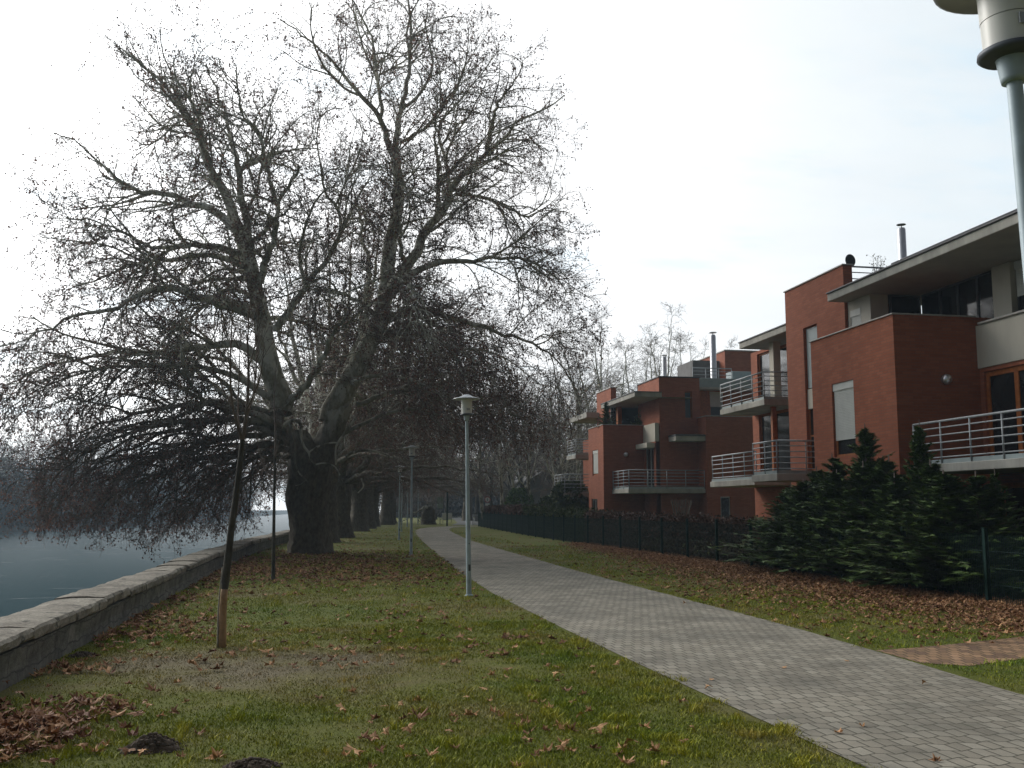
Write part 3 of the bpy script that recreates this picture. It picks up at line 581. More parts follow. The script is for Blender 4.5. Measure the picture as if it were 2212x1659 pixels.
# the avenue behind the great tree
AV = [(50,.9,'second plane tree of the riverside row, right behind the huge one'), (57.5,.95,'third plane tree back in the riverside row'), (65,.9,'fourth plane tree back in the riverside row'), (73,.95,'fifth plane tree back in the riverside row'), (81.5,.9,'sixth plane tree of the riverside row, trunk left of the lamps'), (90,.95,'seventh plane tree of the riverside row, left of the stump'), (99,1.0,'eighth plane tree of the riverside row, beside the tree stump'), (109,1.0,'ninth plane tree of the riverside row, past the tree stump')]
for k, (y, s, lb) in enumerate(AV):
    plant('plane%d' % (k % 2), 'plane_tree', lb, (float(quay_x(y))+1.9+.35*math.sin(k*2.3), y, 0), s, k*1.7+.4, group='plane trees in a row along the river')
g = at(1010, 1120, 128); plant('plane1', 'plane_tree', 'misty plane tree closing the far end of the path', (g[0], 128, 0), .95, 2.2, group='plane trees far down the promenade')
for (u, Y, s, lb) in [(930,150,1.0,'misty plane tree far behind the tree stump'), (1090,145,1.0,'far plane tree behind the round road sign'), (1180,170,.95,'far plane tree above the clipped hedge end'), (840,170,1.0,'far plane tree deep in the riverside row'), (985,190,1.05,'faintest plane tree in the haze where the path ends')]:
    g = at(u, 1100, Y); plant('plane%d' % (int(u) % 2), 'plane_tree', lb, (g[0], Y, 0), s, u*.37, group='plane trees far down the promenade')
# slender pale trees right of the path, behind the hedge
SL = [('slim0',1050,86,1.0,.3,(0,-.18),'slender pale tree leaning left just beyond the round sign'), ('slim1',1085,78,.85,1.4,(0,.10),'slender pale tree behind the far end of the dark fence'), ('slim0',1110,92,1.0,2.7,(0,-.05),'slender tree with straight stem above the reddish hedge'), ('slim1',1148,80,.95,3.9,(0,.14),'slender pale tree leaning right over the hedge'),
      ('slim0',1178,74,.95,5.2,(0,.20),'strongly leaning pale tree left of the far balcony'), ('slim1',1205,96,1.05,.9,(0,-.12),'tall pale forked tree left of the grey gable'), ('slim0',1235,100,1.1,2.1,(0,.05),'tall straight pale tree in front of the grey gable'), ('slim1',1246,84,.98,4.4,(0,-.02),'pale tree touching the far railings'),
      ('dark0',1135,110,1.2,1.1,(0,0),'dark bare tree behind the slender pale ones'), ('dark0',1065,105,1.2,3.3,(0,0),'dark bare tree standing beyond the round sign')]
for (kd, u, Y, s, rz, ln, lb) in SL:
    g = at(u, 1110, Y); plant(kd, 'slender_tree', lb, (g[0], Y, 0), s, rz, group='slender trees behind the hedge', lean=ln)
BH = [(1285,112,1.0,'first pale treetop over the flat roofs, beside the tower'), (1320,104,1.08,'broad bare treetop over the clipped roof terrace'), (1360,118,1.15,'bare treetop left of the thin flue'), (1400,110,1.1,'bare treetop right above the red stair tower'), (1440,120,1.15,'bare treetop behind the roof railings'), (1478,112,1.05,'last bare treetop left of the tall steel flue'), (1262,125,1.1,'faint treetop behind the leftmost roof corner')]
for k, (u, Y, s, lb) in enumerate(BH):
    g = at(u, 1100, Y); plant(('plane1','plane0')[k % 2], 'bare_tree', lb, (g[0], Y, 0), s*(1.0 if k % 2 == 0 else 1.05), k*1.9+.5, group='bare trees behind the far building')
for k, (u, Y, s, lb) in enumerate([(1095,100,1.25,'bare tree filling the gap right of the halfway lamp'), (1165,118,1.35,'dense bare tree behind the slender stems'), (1215,112,1.3,'bare tree between the slender stems and the far house'), (1030,122,1.3,'bare tree right above the far path'), (960,135,1.3,'bare tree behind the notice signs')]):
    g = at(u, 1100, Y); plant('dark0', 'bare_tree', lb, (g[0], Y, 0), s, k*1.3, group='bare trees beyond the bend')
# thickets between the far trunks
for k, (u, Y, s, lb) in enumerate([(745,95,.62,'dark thicket behind the second trunk of the row'), (790,104,.6,'dark thicket between the third and fourth trunks'), (830,110,.62,'dark thicket beside the farther lamps'), (868,116,.6,'dark thicket just left of the stump'), (905,122,.66,'dark thicket behind the stump'), (712,110,.66,'dark thicket beside the huge trunk, far off'), (940,140,.7,'dim thicket beyond the square boards')]):
    g = at(u, 1100, Y); r = plant('dark0', 'thicket', lb, (g[0], Y, -2.2*s), s, k*1.1, 'shrub', 'thickets behind the avenue trunks'); r.scale = (s*1.9, s*1.9, s*.75)
# far shore of the river
for k in range(44):
    Y = 150+k*8.5+NR.uniform(-4, 4); x = bank_x(Y)-5-NR.uniform(0, 10)
    plant(('plane0','dark0','plane1','slim1')[k % 4], 'shore_tree', 'hazy bare tree on the far shore of the river', (x, Y, -1.4), (1.25, 1.8, 1.2, 1.5)[k % 4]*NR.uniform(.85, 1.2), k*2.1, group='hazy trees on the far shore')
# woods that close the view beyond the houses
for k in range(16):
    Y = 215+NR.uniform(0, 70); u = 700+k*48+NR.uniform(-15, 15); g = at(u, 1100, Y)
    plant(('plane0','plane1','dark0')[k % 3], 'distant_tree', 'distant bare tree in the hazy wood beyond the promenade', (g[0], Y, 0), (1.0, 1.0, 1.5)[k % 3], k*1.3, group='distant trees in the hazy wood')
# understorey of the far shore
mb = MB(); R_ = np.random.default_rng(77); n = 120000; Y = 130+390*R_.random(n)**1.2; hh = (11.5+5*np.sin(Y*.35)*np.sin(Y*.13+1))*R_.random(n)**1.1
X = bank_x(Y)-1.5-11*R_.random(n); c = np.stack([X, Y, -2.6+hh], 1); a = nrm(R_.normal(size=(n,3))+np.array([0,0,1.2])); s = nrm(np.cross(a, R_.normal(size=(n,3)))); L = (.5+1.3*R_.random((n,1)))
V = np.stack([c-s*.11, c+s*.11, c+a*L], 1).reshape(-1, 3); mb.add(V, np.arange(3*n).reshape(-1, 3), 0, False, np.repeat(R_.random(n), 3))
tag(mb.build('undergrowth', M['scrub']), 'tangled bare undergrowth along the far shore', 'undergrowth', kind='stuff')

mb = MB(); n = 60000; Y = 165+95*R_.random(n)**1.3; X = -2+Y*(-.03+.42*R_.random(n)); X = np.maximum(X, quay_x(Y)+2); hh = (5+2.2*np.sin(X*.31)+1.5*np.sin(X*.83+1))*R_.random(n)**1.1
c = np.stack([X, Y, hh], 1); a = nrm(R_.normal(size=(n,3))+np.array([0,0,1.2])); s = nrm(np.cross(a, R_.normal(size=(n,3)))); L = (.5+1.3*R_.random((n,1)))
mb.add(np.stack([c-s*.11, c+s*.11, c+a*L], 1).reshape(-1, 3), np.arange(3*n).reshape(-1, 3), 0, False, np.repeat(R_.random(n), 3)); tag(mb.build('undergrowth', M['scrub']), 'dim bare undergrowth of the wood closing the far view', 'undergrowth', kind='stuff')

# --- two saplings on the lawn
def sapling(name, label, base_uv, stem, branches, r, Ymul, peeled=False):
    b0 = onground(*base_uv); root = empty(name, b0); tag(root, label, 'tree'); Y = b0[1]
    q = catmull([at(u, v, Y)-b0 for u, v in stem], 30); rr = np.linspace(r, r*.55, 30)
    mb = MB()
    if peeled:
        rr[:9] *= np.linspace(.86, .84, 9); s1 = 9
        tubes(mb, q[None, s1-1:], rr[None, s1-1:], 10); mb.build('trunk', M['darkbark'], root)
        mb = MB(); tubes(mb, q[None, :s1], rr[None, :s1], 10, cap=True); tag(mb.build('peeled_trunk_foot', M['peeled'], root), 'bare orange wood where the bark is stripped')
        mb = MB(); side = np.array([-r*.95, -.015, 0]); tubes(mb, (q[None, :12]+side), np.linspace(.013, .006, 12)[None], 6, cap=True); tag(mb.build('bark_strip', M['stakewood'], root), 'pale torn strip along the stem')
    else:
        tubes(mb, q[None], rr[None], 10); mb.build('trunk', M['darkbark'], root)
    cr = MB(); R_ = np.random.default_rng(9); P = []; Rd = []
    for pts, r0 in branches:
        P.append(catmull([at(u, v, Y+dy)-b0 for u, v, dy in pts], 16)); Rd.append(np.linspace(r0, .004, 16))
    P = np.array(P); Rd = np.array(Rd); tubes(cr, P, Rd, 7)
    C, Rr, _, _ = spawn(R_, P, Rd, 6, .15, lambda t, q, r: (.55-.3*t)*(.5+r.random(len(t))), 6, 1.0, .45, 0, .25, .12, -.04, lambda L: .004+.004*L, np.zeros(3)); tubes(cr, C, Rr, 4)
    C, Rr, _, _ = spawn(R_, C, Rr, 7, .2, lambda t, q, r: .08+.16*r.random(len(t)), 3, 1.0, .5, 0, .2, .12, -.04, lambda L: .003+0*L, np.zeros(3)); tubes(cr, C, Rr, 3)
    cr.build('crown', M['twig'], root); return root
sapling('sapling', 'leaning young tree with stripped orange bark at its foot, nearer of two', (480,1399), [(480,1399),(483,1300),(497,1165),(510,1070),(519,995),(524,950)],
        [([(523,955,0),(533,887,0),(537,804,.1),(535,737,.1),(541,640,.2)], .026), ([(522,950,0),(508,900,-.1),(500,860,-.1),(497,787,-.2),(500,720,-.2),(503,640,-.3)], .02), ([(528,915,0),(545,860,.2),(553,800,.3),(556,700,.4)], .014), ([(521,960,0),(514,890,.2),(517,800,.4),(520,690,.5)], .014), ([(533,885,0),(560,820,-.2),(572,740,-.3)], .012), ([(505,885,0),(478,830,.1),(468,770,.2)], .011), ([(535,800,.1),(552,740,.2),(560,660,.3),(566,600,.3)], .010)], .056, 1, True)
sapling('sapling', 'straight thin young tree on the lawn in front of the huge trunk', (590,1254), [(590,1254),(591,1180),(592,1100),(593,1030),(594,980)],
        [([(594,985,0),(595,930,0),(592,860,.2),(597,780,.2)], .03), ([(593,1050,0),(575,1020,.2),(562,980,.3),(552,930,.4)], .018), ([(592,1075,0),(574,1060,-.3),(562,1030,-.4),(556,990,-.5)], .016), ([(593,1020,0),(612,980,.2),(622,930,.2)], .018), ([(594,990,0),(606,940,-.3),(612,880,-.4)], .016)], .046, 1)

# ------------------------------------------------------------------ brick apartment houses
def Z1(x, y): return ((1600+x*.48222)*W/3000, (900+y*.48222)*W/3000)
def Z2(x, y): return ((2200+x*.48222)*W/3000, (500+y*.48222)*W/3000)
def facade(mb, axis, c, a0, a1, z0, z1, holes=(), depth=.14, mat=0):
    """a wall face at axis = c (looking towards -axis), with openings that have reveals"""
    A = sorted({a0, a1, *[h[0] for h in holes], *[h[1] for h in holes]}); Z = sorted({z0, z1, *[h[2] for h in holes], *[h[3] for h in holes]})
    pt = (lambda a, z, d=0: (c+d, a, z)) if axis == 'x' else (lambda a, z, d=0: (a, c+d, z))
    for i in range(len(A)-1):
        for j in range(len(Z)-1):
            m = ((A[i]+A[i+1])/2, (Z[j]+Z[j+1])/2)
            if any(h[0] < m[0] < h[1] and h[2] < m[1] < h[3] for h in holes): continue
            mb.add([pt(A[i],Z[j]), pt(A[i+1],Z[j]), pt(A[i+1],Z[j+1]), pt(A[i],Z[j+1])], [(0,1,2,3)], mat)
    for (p, q, r, s) in holes:
        for e in (((p,r),(p,s)), ((q,s),(q,r)), ((p,s),(q,s)), ((q,r),(p,r))):
            mb.add([pt(*e[0]), pt(*e[1]), pt(*e[1], depth), pt(*e[0], depth)], [(0,1,2,3)], mat)
def abox(mb, axis, c0, c1, a0, a1, z0, z1, mat=0, b=0):
    f = mb.bevbox if b else mb.box
    args = (c0, c1, a0, a1, z0, z1) if axis == 'x' else (a0, a1, c0, c1, z0, z1)
    f(*args, b, mat) if b else f(*args, mat)
def window(parent, axis, c, a0, a1, z0, z1, depth=.14, frame='wood', mull=(), shut=None, fw=.07, name='window', transoms=()):
    """frame with its pane and, if closed, its roller shutter, set into an opening"""
    mb = MB(); e = .004; d0, d1 = c+depth-.06, c+depth
    abox(mb, axis, d0, d1, a0+e, a0+fw, z0+e, z1-e, 0, .006); abox(mb, axis, d0, d1, a1-fw, a1-e, z0+e, z1-e, 0, .006)
    abox(mb, axis, d0, d1, a0+fw, a1-fw, z1-fw, z1-e, 0, .006); abox(mb, axis, d0, d1, a0+fw, a1-fw, z0+e, z0+fw, 0, .006)
    for m_ in mull: abox(mb, axis, d0+.002, d1, m_-fw*.6, m_+fw*.6, z0+fw, z1-fw, 0, .006)
    for t in transoms: abox(mb, axis, d0+.004, d1-.002, a0+fw, a1-fw, t-fw*.5, t+fw*.5, 0)
    o = mb.build(name, M[frame], parent)
    mb = MB(); abox(mb, axis, d1-.03, d1+.02, a0+.002, a1-.002, z0+.002, z1-.002); mb.build('pane', M['glass'], o)
    if shut is not None:
        mb = MB(); n = max(3, int((z1-.2-shut)/.045)); s0 = c+depth-.085
        abox(mb, axis, s0-.025, s0+.02, a0+.01, a1-.01, z1-.21, z1-.004, 0, .008)
        zs = np.linspace(shut, z1-.212, n+1)
        for k in range(n): abox(mb, axis, s0, s0+.018, a0+.035, a1-.035, zs[k]+.006, zs[k+1], 0, .004)
        abox(mb, axis, s0+.016, s0+.02, a0+.03, a1-.03, shut, z1-.215)
        mb.build('roller_shutter', M['shutter'], o)
    return o
def railing(parent, pts, z0, h=1.0, bars=5, sp=1.12, name='railing', bot=.13):
    mb = MB()
    for (x0, y0), (x1, y1) in zip(pts[:-1], pts[1:]):
        L = math.hypot(x1-x0, y1-y0); mb.bar((x0, y0, z0+h), (x1, y1, z0+h), .028, 10)
        for k in range(bars): z = z0+bot+(h-bot)*k/bars+.02; mb.bar((x0, y0, z), (x1, y1, z), .017, 8)
        n = max(1, round(L/sp)); ux, uy = (x1-x0)/L, (y1-y0)/L; nx, ny = uy, -ux
        for k in range(n+1):
            t = k/n; x = x0+(x1-x0)*t; y = y0+(y1-y0)*t
            w_, d_ = .012, .035
            mb.bar((x, y, z0-.16), (x, y, z0+h-.01), .024, 6)
    return mb.build(name, M['rail'], parent)
def balcony(parent, x0, x1, y0, y1, zt, pts, th=.2, h=1.0, upstand=.1):
    mb = MB(); mb.bevbox(x0, x1, y0, y1, zt-th, zt, .012, 0)
    if upstand: mb.box(x0+.05, x1, y0+.05, y1-.05, zt+.001, zt+upstand, 1)
    o = mb.build('balcony', [M['concrete'], M['panel']], parent); railing(o, pts, zt, h); return o
def globe_lamp(parent, p):
    mb = MB(); n = 14; prof = [(.001, -.135)]+[(.135*math.cos(t), .135*math.sin(t)) for t in np.linspace(-1.4, 1.4, 9)]+[(.001, .135)]
    mb.lathe(prof, 20, 0, (p[0], p[1]-.06, p[2])); mb.lathe([(.001,-.03),(.05,-.03),(.05,.03),(.001,.03)], 12, 0, (p[0], p[1]-.005, p[2])); mb.build('wall_lamp', M['steel'], parent)

# --- the nearer house
A = empty('apartment_house', (13.94, 22.78, 0)); Ainv = (-13.94, -22.78, 0)
tag(A, 'nearest red brick apartment house with overhanging flat roof and balcony rails, on the right', 'building')
class Off:                       # children are built in place, then hung under the Empty
    def __init__(s, root): s.r = root
    def __enter__(s): s.k = set(bpy.data.objects); return s
    def __exit__(s, *a):
        loc = np.array(s.r.location)
        for o in set(bpy.data.objects)-s.k:
            if o.parent is s.r: o.location = -loc
with Off(A):
    mb = MB(); facade(mb, 'x', 13.94, 22.78, 27.21, -.2, 6.57, [(24.85, 26.05, 3.1, 5.17)]); facade(mb, 'y', 22.78, 13.94, 18, -.2, 6.57)
    mb.add([(13.94,27.21,-.2),(18,27.21,-.2),(18,27.21,6.57),(13.94,27.21,6.57)], [(3,2,1,0)])
    for q in ([(14.2,23.04,6.57),(14.2,27.0,6.57),(14.2,27.0,5.6),(14.2,23.04,5.6)], [(14.2,23.04,6.57),(16.3,23.04,6.57),(16.3,23.04,5.6),(14.2,23.04,5.6)], [(14.2,23.04,5.6),(16.28,23.04,5.6),(16.28,27.0,5.6),(14.2,27.0,5.6)]): mb.add(q, [(0,1,2,3)])
    mb.build('brick_block', M['brick'], A)
    mb = MB(); mb.bevbox(13.90, 14.22, 22.74, 27.25, 6.572, 6.605, .006); mb.bevbox(14.222, 16.28, 22.74, 23.06, 6.572, 6.605, .006); mb.build('parapet_cap', M['capmetal'], A)
    window(A, 'x', 13.94, 24.85, 26.05, 3.1, 5.17, .14, 'wood', shut=3.56)
    globe_lamp(A, (15.32, 22.78, 4.93))
    # set-back river front with the long balcony
    holes = [(18.95, 22.62, 2.74, 5.12), (14.2, 17.9, 2.74, 5.12), (17.2, 22.3, .05, 2.3)]
    mb = MB(); facade(mb, 'x', 16.3, 6, 22.775, -.2, 5.225, holes, .16); mb.build('rear_wall', M['brick'], A)
    window(A, 'x', 16.3, 18.95, 22.62, 2.74, 5.12, .12, 'wood', (21.48, 20.3), fw=.13, name='balcony_door')
    window(A, 'x', 16.3, 14.2, 17.9, 2.74, 5.12, .12, 'wood', (16.6, 15.4), fw=.13, name='balcony_door')
    window(A, 'x', 16.3, 17.2, 22.3, .05, 2.3, .12, 'wood', (21.0, 19.7, 18.5), fw=.13, name='garden_door')
    mb = MB(); mb.bevbox(16.26, 16.5, 6, 22.775, 5.227, 6.34, .008); mb.build('rendered_parapet', M['cream'], A)
    mb = MB(); mb.bevbox(16.19, 16.58, 6, 22.6, 6.342, 6.40, .01); mb.build('parapet_cap', M['capmetal'], A)
    balcony(A, 14.06, 16.298, 8, 22.38, 2.72, [(14.1, 8), (14.1, 22.36)], .2)
    # top storey
    mb = MB(); facade(mb, 'x', 15.3, 26.13, 27.4, 5.602, 7.868, [(26.66, 27.28, 5.75, 7.58)], .1); mb.add([(15.3,26.13,5.602),(15.86,26.13,5.602),(15.86,26.13,7.868),(15.3,26.13,7.868)], [(0,1,2,3)]); mb.build('rendered_pier', M['cream'], A)
    window(A, 'x', 15.3, 26.66, 27.28, 5.75, 7.58, .1, 'capmetal', shut=5.8, fw=.05)
    mb = MB(); mb.bevbox(16.72, 17.15, 21.95, 22.65, 5.602, 7.868, .01); mb.build('rendered_column', M['cream'], A)
    mb = MB(); mb.add([(16.3,6,5.6),(21,6,5.6),(21,27.4,5.6),(16.3,27.4,5.6)], [(0,1,2,3)]); mb.build('terrace_floor', M['concrete'], A)
    o = window(A, 'x', 16.75, 22.66, 25.98, 5.61, 7.86, .15, 'flash_and_shade', (25.1, 24.3, 23.45), fw=.06, name='terrace_glazing'); window(A, 'y', 25.99, 15.87, 16.87, 5.61, 7.86, .12, 'flash_and_shade', (), fw=.06, name='terrace_glazing')  # timber frames in dark zinc: the shade under the roof painted in
    window(A, 'x', 16.8, 19.6, 21.94, 5.61, 7.86, .14, 'flash_and_shade', (20.7,), shut=6.95, fw=.06, name='terrace_glazing'); window(A, 'x', 16.8, 12, 19.55, 5.61, 7.86, .14, 'flash_and_shade', (18, 16.5, 15, 13.5), fw=.06, name='terrace_glazing')
    mb = MB(); mb.box(14.65, 21, 6, 27.41, 7.872, 7.876, 1); mb.bevbox(14.65, 21, 6, 27.41, 7.88, 8.10, .008, 0); mb.bevbox(14.60, 21, 6, 27.42, 8.103, 8.145, .006, 2); mb.build('roof', [M['concrete'], M['soffit'], M['flash_and_shade']], A)
    mb = MB(); mb.bar((14.85, 8, 8.27), (14.85, 24.2, 8.27), .02); mb.bar((14.95, 8, 8.21), (14.95, 24.0, 8.21), .016)
    for y in np.arange(8.2, 24.2, 1.0): mb.bar((14.85, y, 8.15), (14.85, y, 8.27), .012, 6)
    mb.build('roof_edge_rail', M['flash_and_shade'], A)
    # stair tower with its tall slot window
    mb = MB(); facade(mb, 'x', 15.2, 27.42, 31.4, -.2, 9.03, [(29.2, 30.15, .9, 7.56)], .16); facade(mb, 'y', 27.42, 15.2, 15.5, 8.1, 9.03); facade(mb, 'y', 27.424, 15.2, 17, -.2, 8.1)
    mb.add([(15.2,31.4,-.2),(17.5,31.4,-.2),(17.5,31.4,9.03),(15.2,31.4,9.03)], [(3,2,1,0)]); mb.add([(15.5,27.42,8.1),(15.5,31.4,8.1),(15.5,31.4,9.03),(15.5,27.42,9.03)], [(0,1,2,3)]); mb.build('stair_tower', M['brick'], A)
    mb = MB(); mb.bevbox(15.16, 15.54, 27.38, 31.44, 9.032, 9.075, .008); mb.build('parapet_cap', M['capmetal'], A)
    sw = window(A, 'x', 15.2, 29.2, 30.15, .9, 7.56, .16, 'wood', (), fw=.05, name='slot_window', transoms=(2.9, 4.0))
    mb = MB(); mb.bevbox(15.29, 15.33, 29.24, 30.11, 5.56, 7.52, .005); mb.build('pale_blind', M['panel'], sw); mb = MB(); mb.bevbox(15.27, 15.34, 29.21, 30.14, 4.88, 5.53, .005); mb.build('spandrel_panel', M['cream'], sw)
    railing(A, [(15.52, 27.6), (18.6, 27.6)], 8.12, .93, 4, 1.0, 'roof_terrace_railing')
    g = atx(*Z2(905+18, 540), 18.0); mb = MB(); zt = atx(*Z2(923, 345), 18.0)[2]; mb.lathe([(.13,8.1),(.13,zt-.06),(.11,zt),(.10,zt)], 18, 0, (g[0], g[1], 0)); mb.lathe([(.02,zt),(.02,zt+.12)], 8, 0, (g[0], g[1], 0)); mb.lathe([(.0,zt+.16),(.15,zt+.12),(.14,zt+.105),(.0,zt+.115)], 18, 1, (g[0], g[1], 0)); mb.build('flue_pipe', [M['steel'], M['flash_and_shade']], A)
    d0 = np.array(at(*Z2(600, 548), 27.75)); R_ = .2; mb = MB(); n = 20
    ring = lambda r, dpt: [(d0[0]+r*math.cos(t)*.92, d0[1]-.05+dpt+r*math.cos(t)*.15, d0[2]+r*math.sin(t)) for t in np.arange(n)*2*PI/n]
    V = ring(.002, .06)+ring(.11, .04)+ring(.20, 0)+ring(.205, .012)+ring(.11, .055)+ring(.002, .075); mb.add(V, [(k*n+i, k*n+(i+1) % n, (k+1)*n+(i+1) % n, (k+1)*n+i) for k in range(5) for i in range(n)], 0, True)
    mb.bar((d0[0], d0[1]+.04, d0[2]), (d0[0]+.05, d0[1]+.1, 9.03), .018); mb.bar((d0[0], d0[1]-.03, d0[2]-.17), (d0[0]-.02, d0[1]-.28, d0[2]-.02), .008); mb.build('satellite_dish', M['dish'], A)
    # far wing
    mb = MB(); facade(mb, 'x', 16.9, 31.4, 38.2, -.2, 8.0, [(31.5, 37.6, 5.62, 7.86), (31.5, 37.6, 2.72, 5.38)], .16); facade(mb, 'y', 38.2, 16.9, 22, -.2, 8.0)
    mb.add([(16.9,38.2,-.2),(22,38.2,-.2),(22,38.2,8),(16.9,38.2,8)], [(3,2,1,0)]); mb.build('far_wing_wall', M['brick'], A)
    window(A, 'x', 16.9, 31.5, 37.6, 5.62, 7.86, .14, 'wood', (33.2, 34.8, 36.2), fw=.07, name='balcony_door'); window(A, 'x', 16.9, 31.5, 37.6, 2.72, 5.38, .14, 'wood', (33.2, 34.8, 36.2), fw=.07, name='balcony_door')
    q = at(*Z1(1388, 300), 34.6); mb = MB(); mb.bevbox(q[0]-.12, q[0]+.16, 34.45, 34.8, 5.62, 7.88, .008); mb.build('rendered_column', M['cream'], A)
    q = at(*Z1(1380, 720), 34.4); mb = MB(); mb.bevbox(q[0]-.07, q[0]+.1, 34.3, 34.45, 2.72, 5.42, .008); mb.build('timber_post', M['wood'], A)
    mb = MB(); mb.box(15.66, 21, 31.41, 36.45, 7.872, 7.876, 1); mb.bevbox(15.66, 21, 31.41, 36.45, 7.88, 8.10, .008, 0); mb.bevbox(15.62, 21, 31.41, 36.5, 8.103, 8.145, .006, 2); mb.bevbox(16.0, 17.2, 31.5, 33.3, 8.148, 8.3, .006, 0); mb.build('roof', [M['concrete'], M['soffit'], M['flash_and_shade']], A)
    balcony(A, 15.42, 16.898, 33.8, 38.0, 5.62, [(15.45, 37.95), (15.45, 33.84), (16.88, 33.84)], .22)
    balcony(A, 15.0, 16.898, 33.9, 38.2, 2.72, [(15.1, 38.15), (15.1, 33.95)], .22)
    balcony(A, 13.25, 15.198, 28.3, 30.15, 2.72, [(13.3, 30.1), (13.3, 28.36), (15.19, 28.36)], .22)

# --- the farther house, whose garden front faces us
B = empty('apartment_house', (15.5, 56, 0)); tag(B, 'farther red brick apartment house with stair tower and steel flue, left of the nearest one', 'building')
with Off(B):
    mb = MB(); facade(mb, 'x', 15.5, 56, 59.4, -.2, 6.47, [(57.2, 58.5, 3.6, 5.1), (57.45, 58.8, .3, 2.2)]); facade(mb, 'y', 56, 15.5, 19, -.2, 6.47); mb.add([(15.5,59.4,-.2),(19,59.4,-.2),(19,59.4,6.47),(15.5,59.4,6.47)], [(3,2,1,0)]); mb.add([(15.75,56.25,5.6),(19,56.25,5.6),(19,59.2,5.6),(15.75,59.2,5.6)], [(0,1,2,3)]); mb.build('brick_block', M['brick'], B)
    mb = MB(); mb.bevbox(15.46, 15.8, 55.96, 59.44, 6.472, 6.51, .006); mb.bevbox(15.802, 17.94, 55.96, 56.3, 6.472, 6.51, .006); mb.build('parapet_cap', M['capmetal'], B)
    window(B, 'x', 15.5, 57.2, 58.5, 3.6, 5.1, .14, 'wood', shut=3.7); window(B, 'x', 15.5, 57.45, 58.8, .3, 2.2, .14, 'capmetal', (58.1,))
    globe_lamp(B, (16.85, 56, 4.76))
    mb = MB(); facade(mb, 'x', 17.95, 53.8, 55.99, -.2, 5.4, [(54.2, 55.7, 2.75, 5.1)], .12); mb.build('rear_wall', M['brick'], B); window(B, 'x', 17.95, 54.2, 55.7, 2.75, 5.1, .12, 'capmetal', (54.9,), name='balcony_door')
    mb = MB(); mb.bevbox(17.92, 18.15, 53.82, 55.99, 5.402, 6.45, .008); mb.build('rendered_parapet', M['cream'], B)
    mb = MB(); mb.bevbox(17.45, 17.92, 53.9, 56-.03, 5.05, 5.33, .02); mb.build('awning_box', M['cream'], B)
    # dark terrace under the roof
    mb = MB(); mb.box(18.9, 19.1, 54, 60, 5.6, 7.86); mb.box(17, 19, 59.5, 59.7, 5.6, 7.86); mb.build('terrace_glazing', M['glass'], B)
    mb = MB(); mb.bevbox(17.25, 17.5, 58.9, 59.3, 5.6, 7.86, .01); mb.build('timber_post', M['wood'], B)
    mb = MB(); mb.box(16.6, 20, 53.3, 60.4, 7.86, 7.865, 1); mb.bevbox(16.6, 18.19, 53.3, 60.4, 7.87, 8.12, .008, 0); mb.bevbox(16.56, 18.19, 53.26, 60.4, 8.123, 8.17, .006, 2); mb.bevbox(18.2, 20, 57.9, 60.4, 7.87, 8.12, .008, 0); mb.build('roof', [M['concrete'], M['soffit'], M['flash_and_shade']], B)
    mb = MB(); facade(mb, 'y', 53.8, 18.2, 20.62, -.2, 9.05, [(19.72, 20.15, 6.72, 8.27)], .16); facade(mb, 'x', 18.2, 53.8, 57.8, -.2, 9.05)
    mb.add([(20.62,53.8,-.2),(20.62,57.8,-.2),(20.62,57.8,9.05),(20.62,53.8,9.05)], [(0,1,2,3)]); mb.add([(18.2,57.8,9.04),(20.62,57.8,9.04),(20.62,53.8,9.04),(18.2,53.8,9.04)], [(3,2,1,0)]); mb.build('stair_tower', M['brick'], B)
    mb = MB(); mb.bevbox(18.15, 20.66, 53.75, 57.85, 9.053, 9.12, .008); mb.build('parapet_cap', M['flash_and_shade'], B)
    window(B, 'y', 53.8, 19.72, 20.15, 6.72, 8.27, .16, 'wood', (), fw=.05, name='slot_window')
    balcony(B, 16.0, 20.43, 52.75, 55.98, 2.72, [(16.05, 55.95), (16.05, 52.8), (20.4, 52.8)], .24, 1.02)
    mb = MB(); mb.bevbox(18.3, 18.65, 54.3, 54.65, -.1, 2.47, .01); mb.build('concrete_column', M['cream'], B)
    # right block, canopy, garden windows
    mb = MB(); facade(mb, 'y', 52.5, 20.45, 27.5, -.2, 6.74, [(21.2, 21.78, .25, 2.28)], .14); facade(mb, 'x', 20.45, 52.5, 57.5, -.2, 6.74); mb.add([(20.45,52.5,6.3),(27.5,52.5,6.3),(27.5,57.5,6.3),(20.45,57.5,6.3)], [(0,1,2,3)]); mb.build('brick_block', M['brick'], B)
    mb = MB(); mb.bevbox(20.41, 27.5, 52.46, 52.8, 6.742, 6.78, .006); mb.bevbox(20.41, 20.7, 52.802, 57.5, 6.742, 6.78, .006); mb.build('parapet_cap', M['capmetal'], B)
    window(B, 'y', 52.5, 21.2, 21.78, .25, 2.28, .14, 'capmetal', (), fw=.06)
    zc = at(*Z1(880, 812), 52.7)[2]; xc = at(*Z1(785, 800), 52.7)[0]; mb = MB(); mb.bevbox(xc, 20.44, 52.6, 53.79, zc, zc+.26, .01, 0); mb.bevbox(xc-.04, 20.44, 52.56, 53.79, zc+.262, zc+.36, .01, 1); mb.build('canopy', [M['concrete'], M['flash_and_shade']], B)
    # top storey on the right: timber front under a slab, penthouse, roof railings, flue
    Y2 = 55.6; q0 = at(*Z1(935, 650), Y2); q1 = at(*Z1(1080, 510), Y2)
    x0, x1, zt = q0[0], q0[0]+6.5, q1[2]; s0, s1 = at(*Z1(980, 0), Y2)[0], at(*Z1(1060, 0), Y2)[0]
